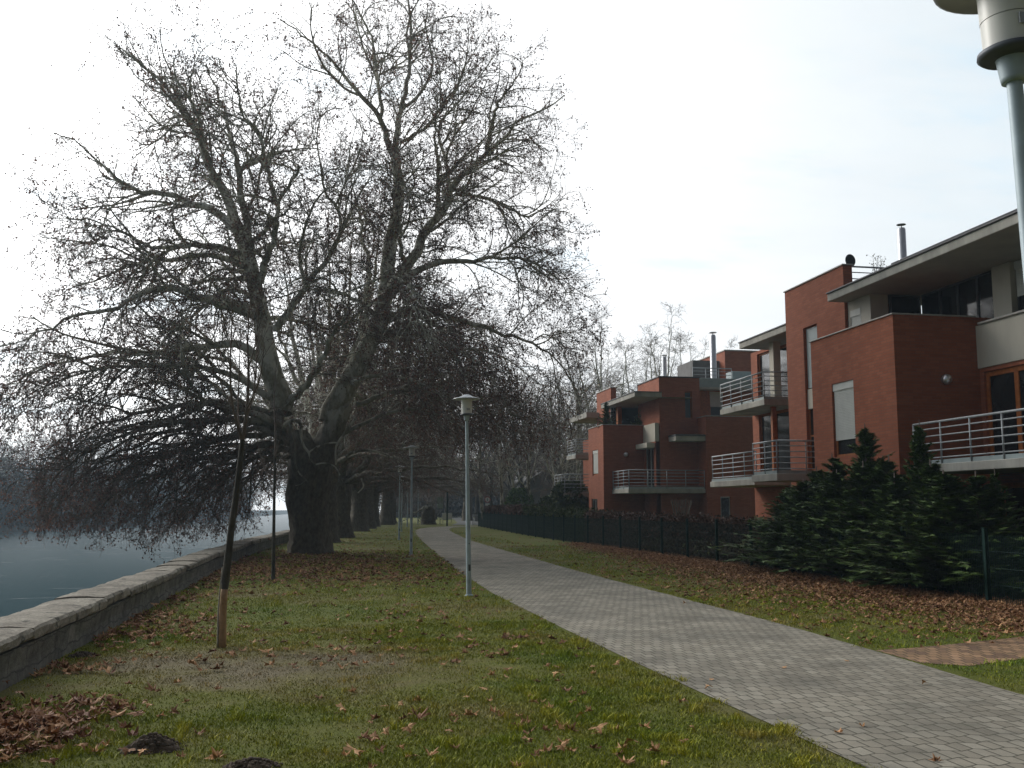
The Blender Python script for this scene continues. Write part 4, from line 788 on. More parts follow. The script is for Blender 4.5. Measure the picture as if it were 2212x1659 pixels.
    mb = MB(); facade(mb, 'y', Y2, x0, x1, 6.3, zt, [(s0, s1, 6.35, zt-.05)], .1); mb.build('timber_front', M['wood'], B); zs = at(*Z1(1000, 605), Y2)[2]; window(B, 'y', Y2, s0, s1, 6.35, zt-.05, .1, 'wood', shut=zs, fw=.06)
    zf = at(*Z1(1000, 485), Y2-.6)[2]; mb = MB(); mb.bevbox(20.63, x1+.5, Y2-.62, Y2+5, zt+.002, zf, .01, 0); mb.bevbox(20.63, x1+.5, Y2-.5, Y2+5, zf+.002, at(*Z1(1000, 432), Y2-.5)[2], .01, 1); mb.build('roof', [M['concrete'], M['panel']], B)
    Y3 = 61.5; a = at(*Z1(1085, 265), Y3); b2 = at(*Z1(1340, 380), Y3); mb = MB(); mb.box(a[0], b2[0], Y3, Y3+5, 8, a[2]); mb.build('penthouse', M['brick'], B); mb = MB(); mb.bevbox(a[0]-.06, b2[0]+.06, Y3-.06, Y3+5.06, a[2]+.002, a[2]+.08, .01); mb.build('parapet_cap', M['capmetal'], B)
    a2 = at(*Z1(890, 322), Y3+1); mb = MB(); mb.box(a2[0], a[0], Y3+1, Y3+4, 8, a2[2]); mb.build('rendered_penthouse', M['roofgrey'], B)
    mb = MB(); a3 = at(*Z1(1130, 388), 58.5); b3 = at(*Z1(1255, 432), 58.5); mb.bevbox(a3[0], b3[0], 58.5, 59.5, b3[2]-.5, a3[2], .02); mb.build('roof_box', M['panel'], B)
    ra = at(*Z1(890, 368), 57.6); rb = at(*Z1(1125, 368), 57.6); railing(B, [(ra[0], 57.6), (rb[0], 57.6)], ra[2]-1.0, 1.0, 4, 1.0, 'roof_terrace_railing')
    rc = at(*Z1(585, 468), 68); railing(B, [(18.3, 58.2), (rc[0], 68)], 8.2, 1.0, 4, 1.2, 'roof_terrace_railing')
    f0 = at(*Z1(1018, 420), 58); f1 = at(*Z1(1010, 168), 58); mb = MB(); mb.lathe([(.19,f0[2]-1.5),(.19,f1[2]-.1),(.15,f1[2])], 18, 0, (f0[0], 58, 0)); mb.lathe([(.03,f1[2]),(.03,f1[2]+.15)], 8, 0, (f0[0], 58, 0)); mb.lathe([(0,f1[2]+.2),(.26,f1[2]+.15),(.25,f1[2]+.12),(0,f1[2]+.14)], 18, 0, (f0[0], 58, 0)); mb.build('flue_pipe', M['steel'], B)
    f0 = at(*Z1(720, 400), 64); f1 = at(*Z1(720, 300), 64); mb = MB(); mb.lathe([(.15,f0[2]-2),(.15,f1[2])], 14, 0, (f0[0], 64, 0)); mb.lathe([(0,f1[2]+.15),(.2,f1[2]+.1),(.18,f1[2]+.07),(0,f1[2]+.08)], 14, 0, (f0[0], 64, 0)); mb.build('flue_pipe', M['steel'], B)
    # far river end
    Y4 = 63.; a = at(*Z1(393, 490), Y4); b2 = at(*Z1(427, 600), Y4); mb = MB(); mb.box(a[0], b2[0], Y4, Y4+3.6, 0, a[2]); mb.build('stair_tower', M['brick'], B); mb = MB(); mb.bevbox(a[0]-.05, b2[0]+.05, Y4-.05, Y4+3.65, a[2]+.002, a[2]+.06, .008); mb.build('parapet_cap', M['capmetal'], B)
    a = at(*Z1(330, 640), 66.); mb = MB(); mb.bevbox(a[0]-1.0, a[0]+3, 66, 71, a[2]-.35, a[2], .01); mb.build('roof', M['concrete'], B)
    mb = MB(); mb.box(17.6, 19.3, 59.41, 69, -.2, 6.4); mb.build('far_wing_wall', M['brick'], B)
    a = at(*Z1(110, 1130), 61); za = a[2]; balcony(B, a[0], 17.59, 61, 64, za, [(a[0]+.05, 63.9), (a[0]+.05, 61.05), (17.5, 61.05)], .25, 3.75-za+.02)
    a = at(*Z1(178, 895), 62.5); balcony(B, a[0], 17.59, 62.5, 65, a[2], [(a[0]+.05, 64.9), (a[0]+.05, 62.55), (17.5, 62.55)], .25, 1.0)

# --- grey gabled house far behind the trees
g = at(1215, 1100, 118); Hs = empty('gabled_house', (g[0], 118, 0)); tag(Hs, 'distant house with plain grey gable roof behind the slender trees', 'building')
zr = at(1232, 972, 118)[2]; ze = at(1165, 1035, 118)[2]; mb = MB(); mb.box(-4, 9, 0, 10, 0, ze); mb.build('wall', M['roofgrey'], Hs)
mb = MB(); V = [(-4.4,-.4,ze-.15),(2.5,-.4,zr),(9.4,-.4,ze-.15),(-4.4,10.4,ze-.15),(2.5,10.4,zr),(9.4,10.4,ze-.15)]; V += [(x, y, z-.22) for x, y, z in V]
mb.add(V, [(0,1,4,3),(1,2,5,4),(9,10,7,6),(10,11,8,7),(0,6,7,1),(1,7,8,2),(3,4,10,9),(4,5,11,10),(0,3,9,6),(2,8,11,5)]); mb.add([(-4,-.002,ze),(9,-.002,ze),(2.5,-.002,zr-.3)], [(0,1,2)], 0); mb.build('roof', M['roofgrey'], Hs)

# ------------------------------------------------------------------ lamps along the path
def lamp_parts(root):
    mb = MB(); mb.lathe([(.0,0),(.052,0),(.052,.02),(.049,.9),(.042,1.6),(.034,2.6),(.030,3.40),(.030,3.44)], 20); 
    mb.lathe([(.085,0),(.085,.012),(.055,.03)], 20)
    mb.box(-.022, .022, -.056, -.045, .48, .60, 1); mb.bar((0,-.04,1.0), (0,-.056,1.0), .012, 8, 1, cap=True); mb.build('pole', [M['lampblue'], M['lampdark']], root)
    mb = MB(); mb.lathe([(.030,3.40),(.048,3.40),(.052,3.42),(.060,3.485),(.064,3.50)], 24); mb.build('collar', M['lampblue'], root)
    mb = MB(); mb.lathe([(.06,3.498),(.116,3.504),(.130,3.516),(.128,3.532),(.110,3.542)], 28); mb.build('base_ring', M['lampdark'], root)
    mb = MB(); mb.lathe([(.104,3.54),(.106,3.66)], 28, 0); mb.lathe([(.1075,3.662),(.1075,3.70),(.110,3.81),(.11,3.822)], 28, 1); mb.box(-.035, .03, -.1092, -.104, 3.60, 3.645, 2); mb.build('lantern', [M['lantern'], M['lantern'], M['rail']], root)
    mb = MB(); mb.lathe([(r_, z_-.05) for r_, z_ in [(.10,3.868),(.255,3.872),(.272,3.878),(.273,3.886),(.25,3.896),(.17,3.915),(.11,3.935),(.09,3.95),(.05,3.968),(.0,3.972)]], 36); mb.build('hat', M['lamphead'], root)
lamp = None
for k, (u, v, Y, lb) in enumerate([(1013, 1287, None, 'tall pale blue street lamp on the lawn edge, halfway along the path'), (2185, 107, 3.41, 'nearest street lamp, its lantern cut off at the top corner of the photo'), (888, 1200, None, 'second street lamp beyond the halfway one, beside the bend'),
        (863, 1100, 53, 'street lamp just left of the second one, farther off'), (868, 1100, 70.6, 'small far street lamp close behind the third, overlapping it'), (880, 1100, 88, 'fifth faint street lamp between two nearer poles'), (903, 1100, 105, 'farthest small street lamp, right of the others')]):
    g = onground(u, v) if Y is None else at(u, v, Y); root = empty('street_lamp', (g[0], g[1], 0), 0); tag(root, lb, 'street lamp', 'street lamps along the path')
    if lamp is None: lamp = root; lamp_parts(root)
    else:
        for ch in lamp.children: copy_tree(ch, root)
        root.rotation_euler = (rnd.uniform(-.006, .006), rnd.uniform(-.006, .006), rnd.uniform(-.5, .5))
    if k == 0: root.rotation_euler = (0, -.019, .2)
    if k == 1: root.rotation_euler = (0, -.033, 0); root.location.x += .116

# ------------------------------------------------------------------ mesh fence and the hedge behind it
fence = empty('mesh_fence', (0, 0, 0)); tag(fence, 'long dark green welded mesh fence with square posts beside the lawn', 'fence')
FX = curve_x([(0,11.5),(30,11.5),(45,11.4),(58,11.6),(84,12.8),(90,13.1)])
ys = list(np.arange(8.7, 90, 2.52)); ys[3] = 16.18
def wires(y0, y1, h=1.22):
    mb = MB(); x0, x1 = FX(y0), FX(y1); L = y1-y0; P = []
    for t in np.arange(.03, 1, .05/L*1.0): P.append([(x0+(x1-x0)*t, y0+L*t, .04), (x0+(x1-x0)*t, y0+L*t, h)])
    tubes(mb, np.array(P), np.full((len(P), 2), .0048), 3, smooth=False); P = []
    for z in np.arange(.06, h, .29):
        for s_ in (-.006,): P.append([(x0+s_, y0, z), (x1+s_, y1, z)])
    tubes(mb, np.array(P), np.full((len(P), 2), .0042), 3, smooth=False); return mb
for i, y in enumerate(ys):
    mb = MB(); x = FX(y); mb.bevbox(x-.036, x+.036, y-.036, y+.036, -.05, 1.32, .008); mb.box(x-.04, x+.04, y-.04, y+.04, 1.322, 1.34); mb.build('fence_post', M['greenmetal'], fence)
    if i+1 < len(ys): wires(y+.03, ys[i+1]-.03).build('mesh_panel', M['greenmetal'], fence)
def foliage_box(mb, R_, n, xf, y0, y1, depth, z0, zf, size, mat=0, up=.3, thin=.45):
    y = y0+(y1-y0)*R_.random(n); t = R_.random(n); side = R_.random(n)
    x = xf(y)+depth*np.where(side < .55, R_.random(n)**2.2*.5, R_.random(n)); z = z0+(zf(y)-z0)*np.where(R_.random(n) < .35, 1-R_.random(n)**2*.25, R_.random(n))
    c = np.stack([x, y, z], 1)+R_.normal(size=(n,3))*.04; a = nrm(R_.normal(size=(n,3))+np.array([0,0,up])); s = nrm(np.cross(a, R_.normal(size=(n,3)))); L = size*(.5+R_.random((n,1)))
    V = np.stack([c-a*L*.5, c+s*L*thin, c+a*L*.5, c-s*L*thin], 1).reshape(-1, 3); i = np.arange(n)*4; mb.add(V, np.stack([i,i+1,i+2,i+3], 1), mat, False, np.repeat(R_.random(n), 4))
def twig_box(mb, R_, n, xf, y0, y1, depth, z0, zf, r, mat):
    y = y0+(y1-y0)*R_.random(n); x = xf(y)+depth*R_.random(n); h = zf(y)*(.75+.4*R_.random(n)); P = np.empty((n,4,3)); P[:,0] = np.stack([x, y, np.full(n, z0)], 1)
    for k in range(1, 4): P[:,k] = P[:,0]+np.stack([R_.normal(size=n)*.12*k/2, R_.normal(size=n)*.14*k/2, h*k/3], 1)
    tubes(mb, P, np.tile(np.linspace(r, r*.4, 4), (n,1)), 3, mat)
R_ = np.random.default_rng(31)
def hedge(label, y0, y1, h0, h1, depth, n, leafm, size, nt_, off=.35):
    mb = MB(); zf = lambda y: np.interp(y, [y0, y1], [h0, h1])+.07*np.sin(y*3.1)+.05*np.sin(y*7.7+1); xf = lambda y: FX(y)+off
    o = empty('hedge', (0,0,0)); tag(o, label, 'hedge'); foliage_box(mb, R_, n, xf, y0, y1, depth, .02, zf, size); mb.build('foliage', M[leafm], o); mb = MB(); twig_box(mb, R_, nt_, xf, y0, y1, depth, 0, zf, .007, 0); mb.build('twigs', M['twig'], o)
hedge('dark reddish brown winter hedge right behind the mesh fence', 24.5, 46, 1.25, 1.45, 1.2, 17000, 'hedgeleaf', .085, 900)
hedge('low dull green hedge behind the middle of the fence', 46, 64, 1.5, 1.75, 1.6, 13000, 'greenleaf', .10, 300)
hedge('rusty hedge end where the fence meets the bend', 64, 88, 1.75, 1.7, 2.0, 11000, 'hedgeleaf', .13, 300)
def bush(name, label, loc, r, h, n, leafm, size, cat='shrub', nst=14, up=.8):
    o = empty(name, loc); tag(o, label, cat); mb = MB(); th = R_.random(n)*2*PI; z = h*R_.random(n)**.8; rr = r*np.sqrt(np.clip(1-(np.abs(z/h-.45)/.62)**2.2, .02, 1))*(.55+.5*R_.random(n)); c = np.stack([rr*np.cos(th), rr*np.sin(th), z], 1)+R_.normal(size=(n,3))*.05
    a = nrm(R_.normal(size=(n,3))+np.array([0,0,up])); s = nrm(np.cross(a, R_.normal(size=(n,3)))); L = size*(.5+R_.random((n,1))); V = np.stack([c-a*L*.5, c+s*L*.22, c+a*L*.5, c-s*L*.22], 1).reshape(-1,3); i = np.arange(n)*4; mb.add(V, np.stack([i,i+1,i+2,i+3],1), 0, False, np.repeat(R_.random(n), 4)); mb.build('foliage', M[leafm], o)
    mb = MB(); P = np.zeros((nst,4,3)); a2 = R_.random(nst)*6.28
    for k in range(4): P[:,k] = np.stack([np.cos(a2)*r*.55*k/3, np.sin(a2)*r*.55*k/3, np.full(nst, h*.9*k/3)], 1)+R_.normal(size=(nst,3))*.03
    tubes(mb, P, np.tile(np.linspace(.02, .006, 4), (nst,1)), 5); mb.build('stems', M['twig'], o); return o
g = at(1232, 1100, 62); bush('bamboo_shrub', 'tall light green leafy shrub under the leftmost balcony', (g[0], 62, 0), 1.3, 3.3, 5000, 'greenleaf', .26)
g = at(1195, 1100, 66); bush('bamboo_shrub', 'lower light green shrub beside the leafy one under the balcony', (g[0], 66, 0), 1.2, 2.4, 3500, 'greenleaf', .24)
g = at(1122, 1100, 80); bush('evergreen_shrub', 'dark green rounded shrub behind the hedge, left of the white blob', (g[0], 80, 0), 1.2, 3.2, 4000, 'conifer', .22)
g = at(1472, 1100, 46); bs = bush('bare_shrub', 'small bare twiggy shrub in front of the farther house balcony', (g[0], 46, 0), .9, 2.3, 40, 'hedgeleaf', .08, nst=46)

# ------------------------------------------------------------------ conifers in the garden
def conifer_mesh(seed, h, r, nb=340):
    Q = np.random.default_rng(seed); w_, f = MB(), MB(); w_.bar((0,0,-.1), (.03,0,h*.97), .07, 8, r2=.008)
    t = .985*Q.random(nb)**1.4; z = .08+(h-.1)*t; R0 = r*(1-t)**.9*(.35+.95*Q.random(nb)**1.5)+.07; az = np.arange(nb)*2.399+Q.normal(size=nb)*.3; K = 7; el = .42+.38*t
    d = np.stack([np.cos(az)*np.cos(el), np.sin(az)*np.cos(el), np.sin(el)], 1); P = np.empty((nb,K,3)); P[:,0] = np.stack([0*z, 0*z, z*.93], 1)
    for k in range(1, K): d = nrm(d+Q.normal(size=d.shape)*.08+np.array([0,0,.05-.05*k/2])); P[:,k] = P[:,k-1]+d*(R0/(K-1))[:,None]
    tubes(w_, P, np.linspace(.012, .003, K)[None]*np.ones((nb,1)), 4)
    # flat feathery sprays
    m_ = 50; u = .12+.88*Q.random((nb, m_)); x = u*(K-1); i0 = np.minimum(x.astype(int), K-2); fr = (x-i0)[...,None]; b = np.arange(nb)[:,None]
    q = P[b, i0]*(1-fr)+P[b, i0+1]*fr; tan = nrm(P[b, i0+1]-P[b, i0]); lat = nrm(np.cross(tan, np.array([0,0,1.]))); sg = np.where(Q.random((nb,m_)) < .5, -1, 1)[...,None]
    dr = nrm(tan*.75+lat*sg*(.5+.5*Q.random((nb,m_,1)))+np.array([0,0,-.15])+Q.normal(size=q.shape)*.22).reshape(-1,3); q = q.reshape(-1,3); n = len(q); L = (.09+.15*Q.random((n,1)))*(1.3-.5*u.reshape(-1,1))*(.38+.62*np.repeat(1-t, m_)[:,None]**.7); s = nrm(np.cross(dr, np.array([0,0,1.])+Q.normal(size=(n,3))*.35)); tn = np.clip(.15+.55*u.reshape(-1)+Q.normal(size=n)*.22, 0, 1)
    for off, sc in ((0, 1), (.5, .62), (-.5, .62), (.95, .4), (-.95, .4)):
        dd = nrm(dr+s*off); ss = nrm(np.cross(dd, np.cross(dr, s))); wv = L*sc*.105
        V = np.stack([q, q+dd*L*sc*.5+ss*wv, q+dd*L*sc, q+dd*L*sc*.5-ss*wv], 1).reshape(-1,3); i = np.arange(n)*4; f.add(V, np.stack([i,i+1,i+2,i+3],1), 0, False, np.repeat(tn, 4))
    return w_.mesh('conifer_trunk', M['twig']), f.mesh('conifer_foliage', M['conifer'])
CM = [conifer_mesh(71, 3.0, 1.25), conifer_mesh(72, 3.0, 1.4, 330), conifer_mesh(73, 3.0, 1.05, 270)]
CON = [(12.45,25.6,.80,1.0,'outermost garden conifer, first past the end of the reddish hedge'), (12.75,24.6,.96,1.1,'leftmost garden conifer, standing where the hedge ends'), (12.5,23.2,1.05,1.1,'dense conifer hiding the small balcony'), (12.65,21.9,1.27,.95,'tall conifer whose tip rises before the white shutter'), (12.4,20.6,.98,1.15,'bushy middle conifer between the two pointed tips'), (12.9,20.1,1.25,.75,'slender conifer tip at the brick corner'),
       (12.45,19.0,.93,1.15,'broad conifer below the long balcony'), (12.6,17.7,.83,1.1,'lower conifer in front of the ground floor'), (12.9,17.6,.85,.55,'thin sparse conifer tip below the balcony edge'), (12.4,17.5,.6,.7,'low conifer near the last fence post'), (12.1,22.4,.9,1.1,'low conifer against the mesh at the shutter side'), (12.05,19.7,.84,1.15,'low conifer filling the mesh under the brick corner'), (12.1,18.0,.84,1.2,'low conifer pressed into the mesh below the balcony end'), (12.0,23.9,.84,1.15,'low conifer beside the hedge end at the mesh'), (12.1,21.2,0.95,1.15,'low dark conifer in the gap between the pointed tips')]
for k, (x, y, sz, sr, lb) in enumerate(CON):
    x -= .1; r = empty('conifer', (x, y, 0), k*1.3); r.scale = (sr*1.3, sr*1.3, sz); tag(r, lb, 'conifer', 'conifers along the garden fence')
    for nm, me in zip(('trunk', 'foliage'), CM[k % 3]):
        o = bpy.data.objects.new(nm, me); COL.objects.link(o); o.parent = r
def potted(name, label, p, s, kind=2):
    r = empty(name, p); tag(r, label, 'potted plant'); r.scale = (s, s, s); mb = MB(); mb.lathe([(0,0),(.26,0),(.34,.5),(.36,.5),(.36,.54),(.31,.54),(.29,.48),(0,.47)], 18); mb.build('pot', M['brick'], r)
    for nm, me in zip(('stem', 'foliage'), CM[kind]):
        o = bpy.data.objects.new(nm, me); COL.objects.link(o); o.parent = r; o.location = (0,0,.45); o.scale = (.75,.75,.72)
g = at(*Z1(368, 700), 57.0); potted('potted_conifer', 'pointed conifer in a pot on the corner of the farther terrace', (g[0], 57.0, 5.6), .95)
g = at(*Z1(590, 690), 57.3); potted('potted_conifer', 'wide green plant in a pot under the farther roof slab', (g[0], 57.3, 5.6), .85, 1)
g = at(*Z2(765, 640), 28.2); r = empty('potted_shrub', (g[0], 28.2, 8.12)); tag(r, 'thin bare potted shrub on the near roof terrace behind the dish', 'potted plant'); mb = MB(); mb.lathe([(0,0),(.13,0),(.17,.3),(.15,.3),(0,.27)], 14); mb.build('pot', M['brick'], r)
mb = MB(); zt = at(*Z2(765, 525), 28.2)[2]-8.12; P = np.array([[(0,0,.25),(R_.normal()*.05,R_.normal()*.05,zt*.5),(R_.normal()*.16,R_.normal()*.16,zt*(.7+.3*R_.random()))] for _ in range(9)]); Q = np.tile([.012,.008,.004], (9,1)); tubes(mb, P, Q, 5); C, Rr, _, _ = spawn(R_, P, Q, 16, .4, lambda t, q, r_: .1+.12*r_.random(len(t)), 3, .6, .8, 0, .3, .2, 0, lambda L: .004+0*L, np.zeros(3)); tubes(mb, C, Rr, 3); leaf_faces(mb, C[:,-1], None, R_, np.full(len(C), .045), 1); mb.build('stems', [M['twig'], M['greenleaf']], r)

# ------------------------------------------------------------------ far end of the path: signs, stump, barrier
def sign(u, v, Y, kind, label):
    p = at(u, v, Y); r = empty('road_sign' if kind == 'round' else 'notice_sign', (p[0], Y, 0)); tag(r, label, 'sign'); mb = MB(); mb.bar((0,.04,-.1), (0,.04,p[2]+.35), .03, 10); mb.build('pole', M['pole'], r)
    mb = MB()
    if kind == 'round':
        th = np.arange(28)*2*PI/28
        for rad, y, m_ in ((.30,0,1), (.225,-.006,0)):
            V = [(rad*math.cos(t), y, p[2]+rad*math.sin(t)) for t in th]+[(rad*math.cos(t), y+.02, p[2]+rad*math.sin(t)) for t in th]; mb.add(V, [(i,28+i,28+(i+1)%28,(i+1)%28) for i in range(28)], m_); mb.f.append(np.array([list(range(28))])+mb.n-56); mb.m.append(np.array([m_])); mb.sm.append(np.array([0]))
        mb.box(-.035, .035, -.013, -.008, p[2]-.14, p[2]+.12, 2); mb.build('sign_face', [M['signface'], M['signred'], M['flash_and_shade']], r)
        mb = MB(); mb.bevbox(-.2, .2, -.012, .008, p[2]-.68, p[2]-.38, .004); mb.build('small_plate', M['signface'], r)
    else:
        mb.bevbox(-.3, .3, -.02, .01, p[2]-.1, p[2]+.5, .006); mb.build('upper_board', M['signgreen'], r); mb = MB(); mb.bevbox(-.28, .28, -.02, .01, p[2]-.66, p[2]-.16, .006); mb.build('lower_board', M['signgreen'], r)
sign(1053, 1079, 96, 'round', 'round white road sign with red rim and small plate under it')
sign(951, 1084, 100, 'board', 'pole with two square pale boards left of the path end')
p = at(966, 1100, 92); r = empty('bollard_post', (p[0], 92, 0)); tag(r, 'dark square post standing on the grass at the bend', 'post'); mb = MB(); mb.bevbox(-.07, .07, -.07, .07, -.1, at(966,1062,92)[2], .01); mb.build('post', M['greenmetal'], r)
st = onground(925, 1133); r = empty('tree_stump', (st[0], st[1], 0)); tag(r, 'broad dark tree stump with a pale broken limb at the bend', 'stump'); mb = MB(); trunk_tube(mb, [(0,0,-.1),(0,0,.7),(.05,0,1.3),(.1,0,1.75)], [.62,.6,.58,.4], n=20, seed=12, burl=.16); V = [(.1+.4*math.cos(t), .4*math.sin(t), 1.72+.1*math.sin(3*t)) for t in np.arange(14)*2*PI/14]; mb.add(V, [tuple(range(14))]); mb.build('trunk', M['planebark'], r)
mb = MB(); tubes(mb, catmull([(.1,-.2,1.5),(-.3,-.3,1.75),(-.8,-.3,1.45),(-1.3,-.25,1.2),(-1.9,-.2,1.2)], 14)[None], np.linspace(.16,.05,14)[None], 8); mb.build('broken_limb', M['palebark'], r)
a, b2 = at(1026, 1122, 93), at(1046, 1122, 93); r = empty('barrier_railing', (a[0], 93, 0)); tag(r, 'pale upright bar railing at the end of the dark fence', 'railing'); mb = MB(); x1 = b2[0]-a[0]+.6
for z in (.15, 1.0): mb.bar((-.2,0,z), (x1,0,z), .022, 6)
for x in np.arange(-.2, x1+.01, .11): mb.bar((x,0,.15), (x,0,1.0), .010, 5)
for x in (-.2, x1*.5, x1): mb.bar((x,.0,-.05), (x,.0,1.06), .03, 8)
mb.build('bars', M['rail'], r)
a = at(965, 1118, 112); r = empty('notice_board', (a[0], 112, 0)); tag(r, 'low pale board on two legs beyond the stump', 'board'); mb = MB(); mb.bevbox(-.5, .6, -.03, .03, .35, 1.05, .01); mb.build('panel', M['signface'], r)
for x in (-.42, .52):
    mb = MB(); mb.bar((x,.05,-.1), (x,.05,1.0), .03, 8); mb.build('leg', M['pole'], r)

# ------------------------------------------------------------------ molehills
for (u, v, rad, hh, lb) in [(330, 1618, .20, .10, 'larger dark molehill of fresh earth on the near lawn'), (545, 1657, .17, .05, 'flatter dark molehill at the very bottom of the photo'), (178, 1418, .16, .05, 'dark heap of soil beside the foot of the parapet')]:
    g = onground(u, v); mb = MB(); n, k = 44, 16; V = []
    for i in range(k+1):
        f = i/k
        for j in range(n):
            t = j*2*PI/n; rr = rad*f*(1+.18*math.sin(3*t+u)+.1*math.sin(7*t)); z = hh*(1-f**1.6)*(1 if f < 1 else 0)+rnd.uniform(-.011, .013)*(f < 1)-.012*(f == 1); V.append((rr*math.cos(t)+rnd.uniform(-.006,.006), rr*math.sin(t)*.8+rnd.uniform(-.006,.006), z))
    mb.add(V, [(i*n+j, i*n+(j+1)%n, (i+1)*n+(j+1)%n, (i+1)*n+j) for i in range(k) for j in range(n)])
    for _ in range(60):
        t = rnd.random()*6.28; f = rnd.random()**.5*1.15; c = np.array([rad*f*math.cos(t), rad*f*math.sin(t)*.8, hh*max(0, 1-f**1.6)]); s_ = rnd.uniform(.006, .016); mb.bevbox(c[0]-s_, c[0]+s_, c[1]-s_, c[1]+s_, c[2]-s_, c[2]+s_, s_*.5)
    o = mb.build('molehill', M['earth']); o.location = (g[0], g[1], 0); tag(o, lb, 'molehill')

# ------------------------------------------------------------------ grass and fallen leaves
G = np.random.default_rng(91)
def scatter(n, x0, x1, y0, y1, power=1.6):
    """more per square metre close to the viewer"""
    t = G.random(n); y = (y0**(1-power)+(y1**(1-power)-y0**(1-power))*t)**(1/(1-power)); x = x0+(x1-x0)*G.random(n); return x, y
def on_lawn(x, y, m=.03):
    w_ = .05*np.sin(y*5.3)+.04*np.sin(y*11.7+2)+.03*np.sin(x*9)+.05*np.sin(y*2.1)+np.abs(G.normal(size=len(x)))*.035*np.where(x < 5, 1, -1)
    return ((x < pathL(y)-m+w_) & (x > quay_x(y)+.02)) | ((x > pathR(y)+m+w_) & (x < FX(y)+1.5))
def on_side(x, y): lo = np.interp(x, [6.42,6.75,7.9,9.6,11.6], [10.25,9.95,10.4,11.1,12.0]); hi = np.interp(x, [6.45,7.2,9,10.6,11.9], [11.25,11.4,12.05,12.7,13.3]); return (y > lo+.05) & (y < hi-.03) & (x > 6.4)
def vnoise(x, y, s, seed):
    q = np.random.default_rng(seed); g_ = q.random((64, 64)); X = x*s; Y = y*s; i = np.floor(X).astype(int); j = np.floor(Y).astype(int); fx = X-i; fy = Y-j; fx = fx*fx*(3-2*fx); fy = fy*fy*(3-2*fy)
    return (g_[i%64, j%64]*(1-fx)+g_[(i+1)%64, j%64]*fx)*(1-fy)+(g_[i%64, (j+1)%64]*(1-fx)+g_[(i+1)%64, (j+1)%64]*fx)*fy
xs, ys_ = [], []
for (n, a) in ((330000, (-3,3.6,4.6,15)), (150000, (-3,4.2,12,40)), (100000, (6.3,11.6,7.5,20)), (70000, (6.4,11.6,14,44)), (26000, (-2.5,9,36,85))):
    x, y = scatter(n, *a); xs.append(x); ys_.append(y)
x = np.concatenate(xs); y = np.concatenate(ys_); dens = .55*vnoise(x, y, 1.1, 1)+.45*vnoise(x, y, 3.7, 2); bare = np.clip(1.3-np.hypot((x+.75)*.42, (y-11.4)*.52), 0, 1)
keep = on_lawn(x, y) & ~on_side(x, y) & (G.random(len(x)) < np.clip(.25+1.3*(dens-.2)-.35*bare, .1, 1)); x, y, dens, bare = x[keep], y[keep], dens[keep], bare[keep]
n = len(x); tuft = vnoise(x, y, 5.5, 3) > .78
h = (.010+.022*G.random(n)*(.4+dens))*(1+1.2*tuft)*(1-.35*bare)*(1+.012*y); wd = (.0019+.0014*G.random(n))*(1+.055*y); a = G.random(n)*6.28; ln = .9*h*G.random(n)*1.5; b_ = G.random(n)*6.28
P0 = np.stack([x, y, np.full(n, -.004)], 1); sd = np.stack([np.cos(a), np.sin(a), 0*a], 1)*wd[:,None]; le = np.stack([np.cos(b_)*ln, np.sin(b_)*ln, 0*b_], 1)
V = np.stack([P0-sd, P0+sd, P0+sd*.7+le*.4+np.array([0,0,1])*(h*.6)[:,None], P0-sd*.7+le*.4+np.array([0,0,1])*(h*.6)[:,None], P0+le+np.array([0,0,1])*h[:,None]], 1).reshape(-1,3); i = np.arange(n)*5
mb = MB(); tn = np.clip(.45+.35*G.normal(size=n)*.6+.25*tuft, 0, 1); mb.add(V, np.stack([i,i+1,i+2,i+3],1), 0, False, np.repeat(tn, 5)); mb.f.append(np.stack([i+3,i+2,i+4],1)); mb.m.append(np.zeros(n)); mb.sm.append(np.zeros(n))
print('blades', n); tag(mb.build('grass', M['blade']), 'short mossy winter grass of the lawn', 'grass', kind='stuff')
# lobed plane leaf, curled as it dries
def leaf_shape(seed, fine=True):
    q = np.random.default_rng(seed); out = []; lob = [(-2.2,.78),(-1.15,.95),(0,1.05),(1.15,.95),(2.2,.78)]
    for k, (t, r) in enumerate(lob):
        if fine: out += [(t-.30, r*.52), (t-.13, r*.78), (t, r*(.92+.16*q.random())), (t+.13, r*.78), (t+.30, r*.52)]
        else: out += [(t-.25, r*.6), (t, r), (t+.25, r*.6)]
        if k < 4: out.append((t+.57, .60+.1*q.random()))
    pts = np.array([(r*math.sin(t), r*math.cos(t)) for t, r in out]); cx = q.uniform(.2, 1.3); cy = q.uniform(-.7, .8); tw = q.uniform(-.5, .5)
    z = cx*.7*pts[:,0]**2+cy*.7*pts[:,1]**2+tw*pts[:,0]*pts[:,1]+q.uniform(.1,.75)*np.abs(pts[:,0]+.15*q.normal())+q.normal(size=len(pts))*.12; ctr = np.array([[0,0,0.02]]); V = np.vstack([ctr, np.c_[pts, z]])
    if seed % 2: cv = q.uniform(1.3, 2.3); ax = seed % 3 == 0; c_ = V[:,1].copy() if ax else V[:,0].copy(); V[:,1 if ax else 0] = np.sin(c_*cv)/cv; V[:,2] = V[:,2]*.5+(1-np.cos(c_*cv))/cv*(1.3 if q.random() < .6 else -1.3)
    V[:,2] *= .62; V[:,2] -= V[:,2].min(); m_ = len(pts)
    return V, np.array([(0, 1+i, 1+(i+1) % m_) for i in range(m_-1)])
SH = [leaf_shape(s) for s in range(6)]; SL_ = [leaf_shape(s, False) for s in range(20, 26)]
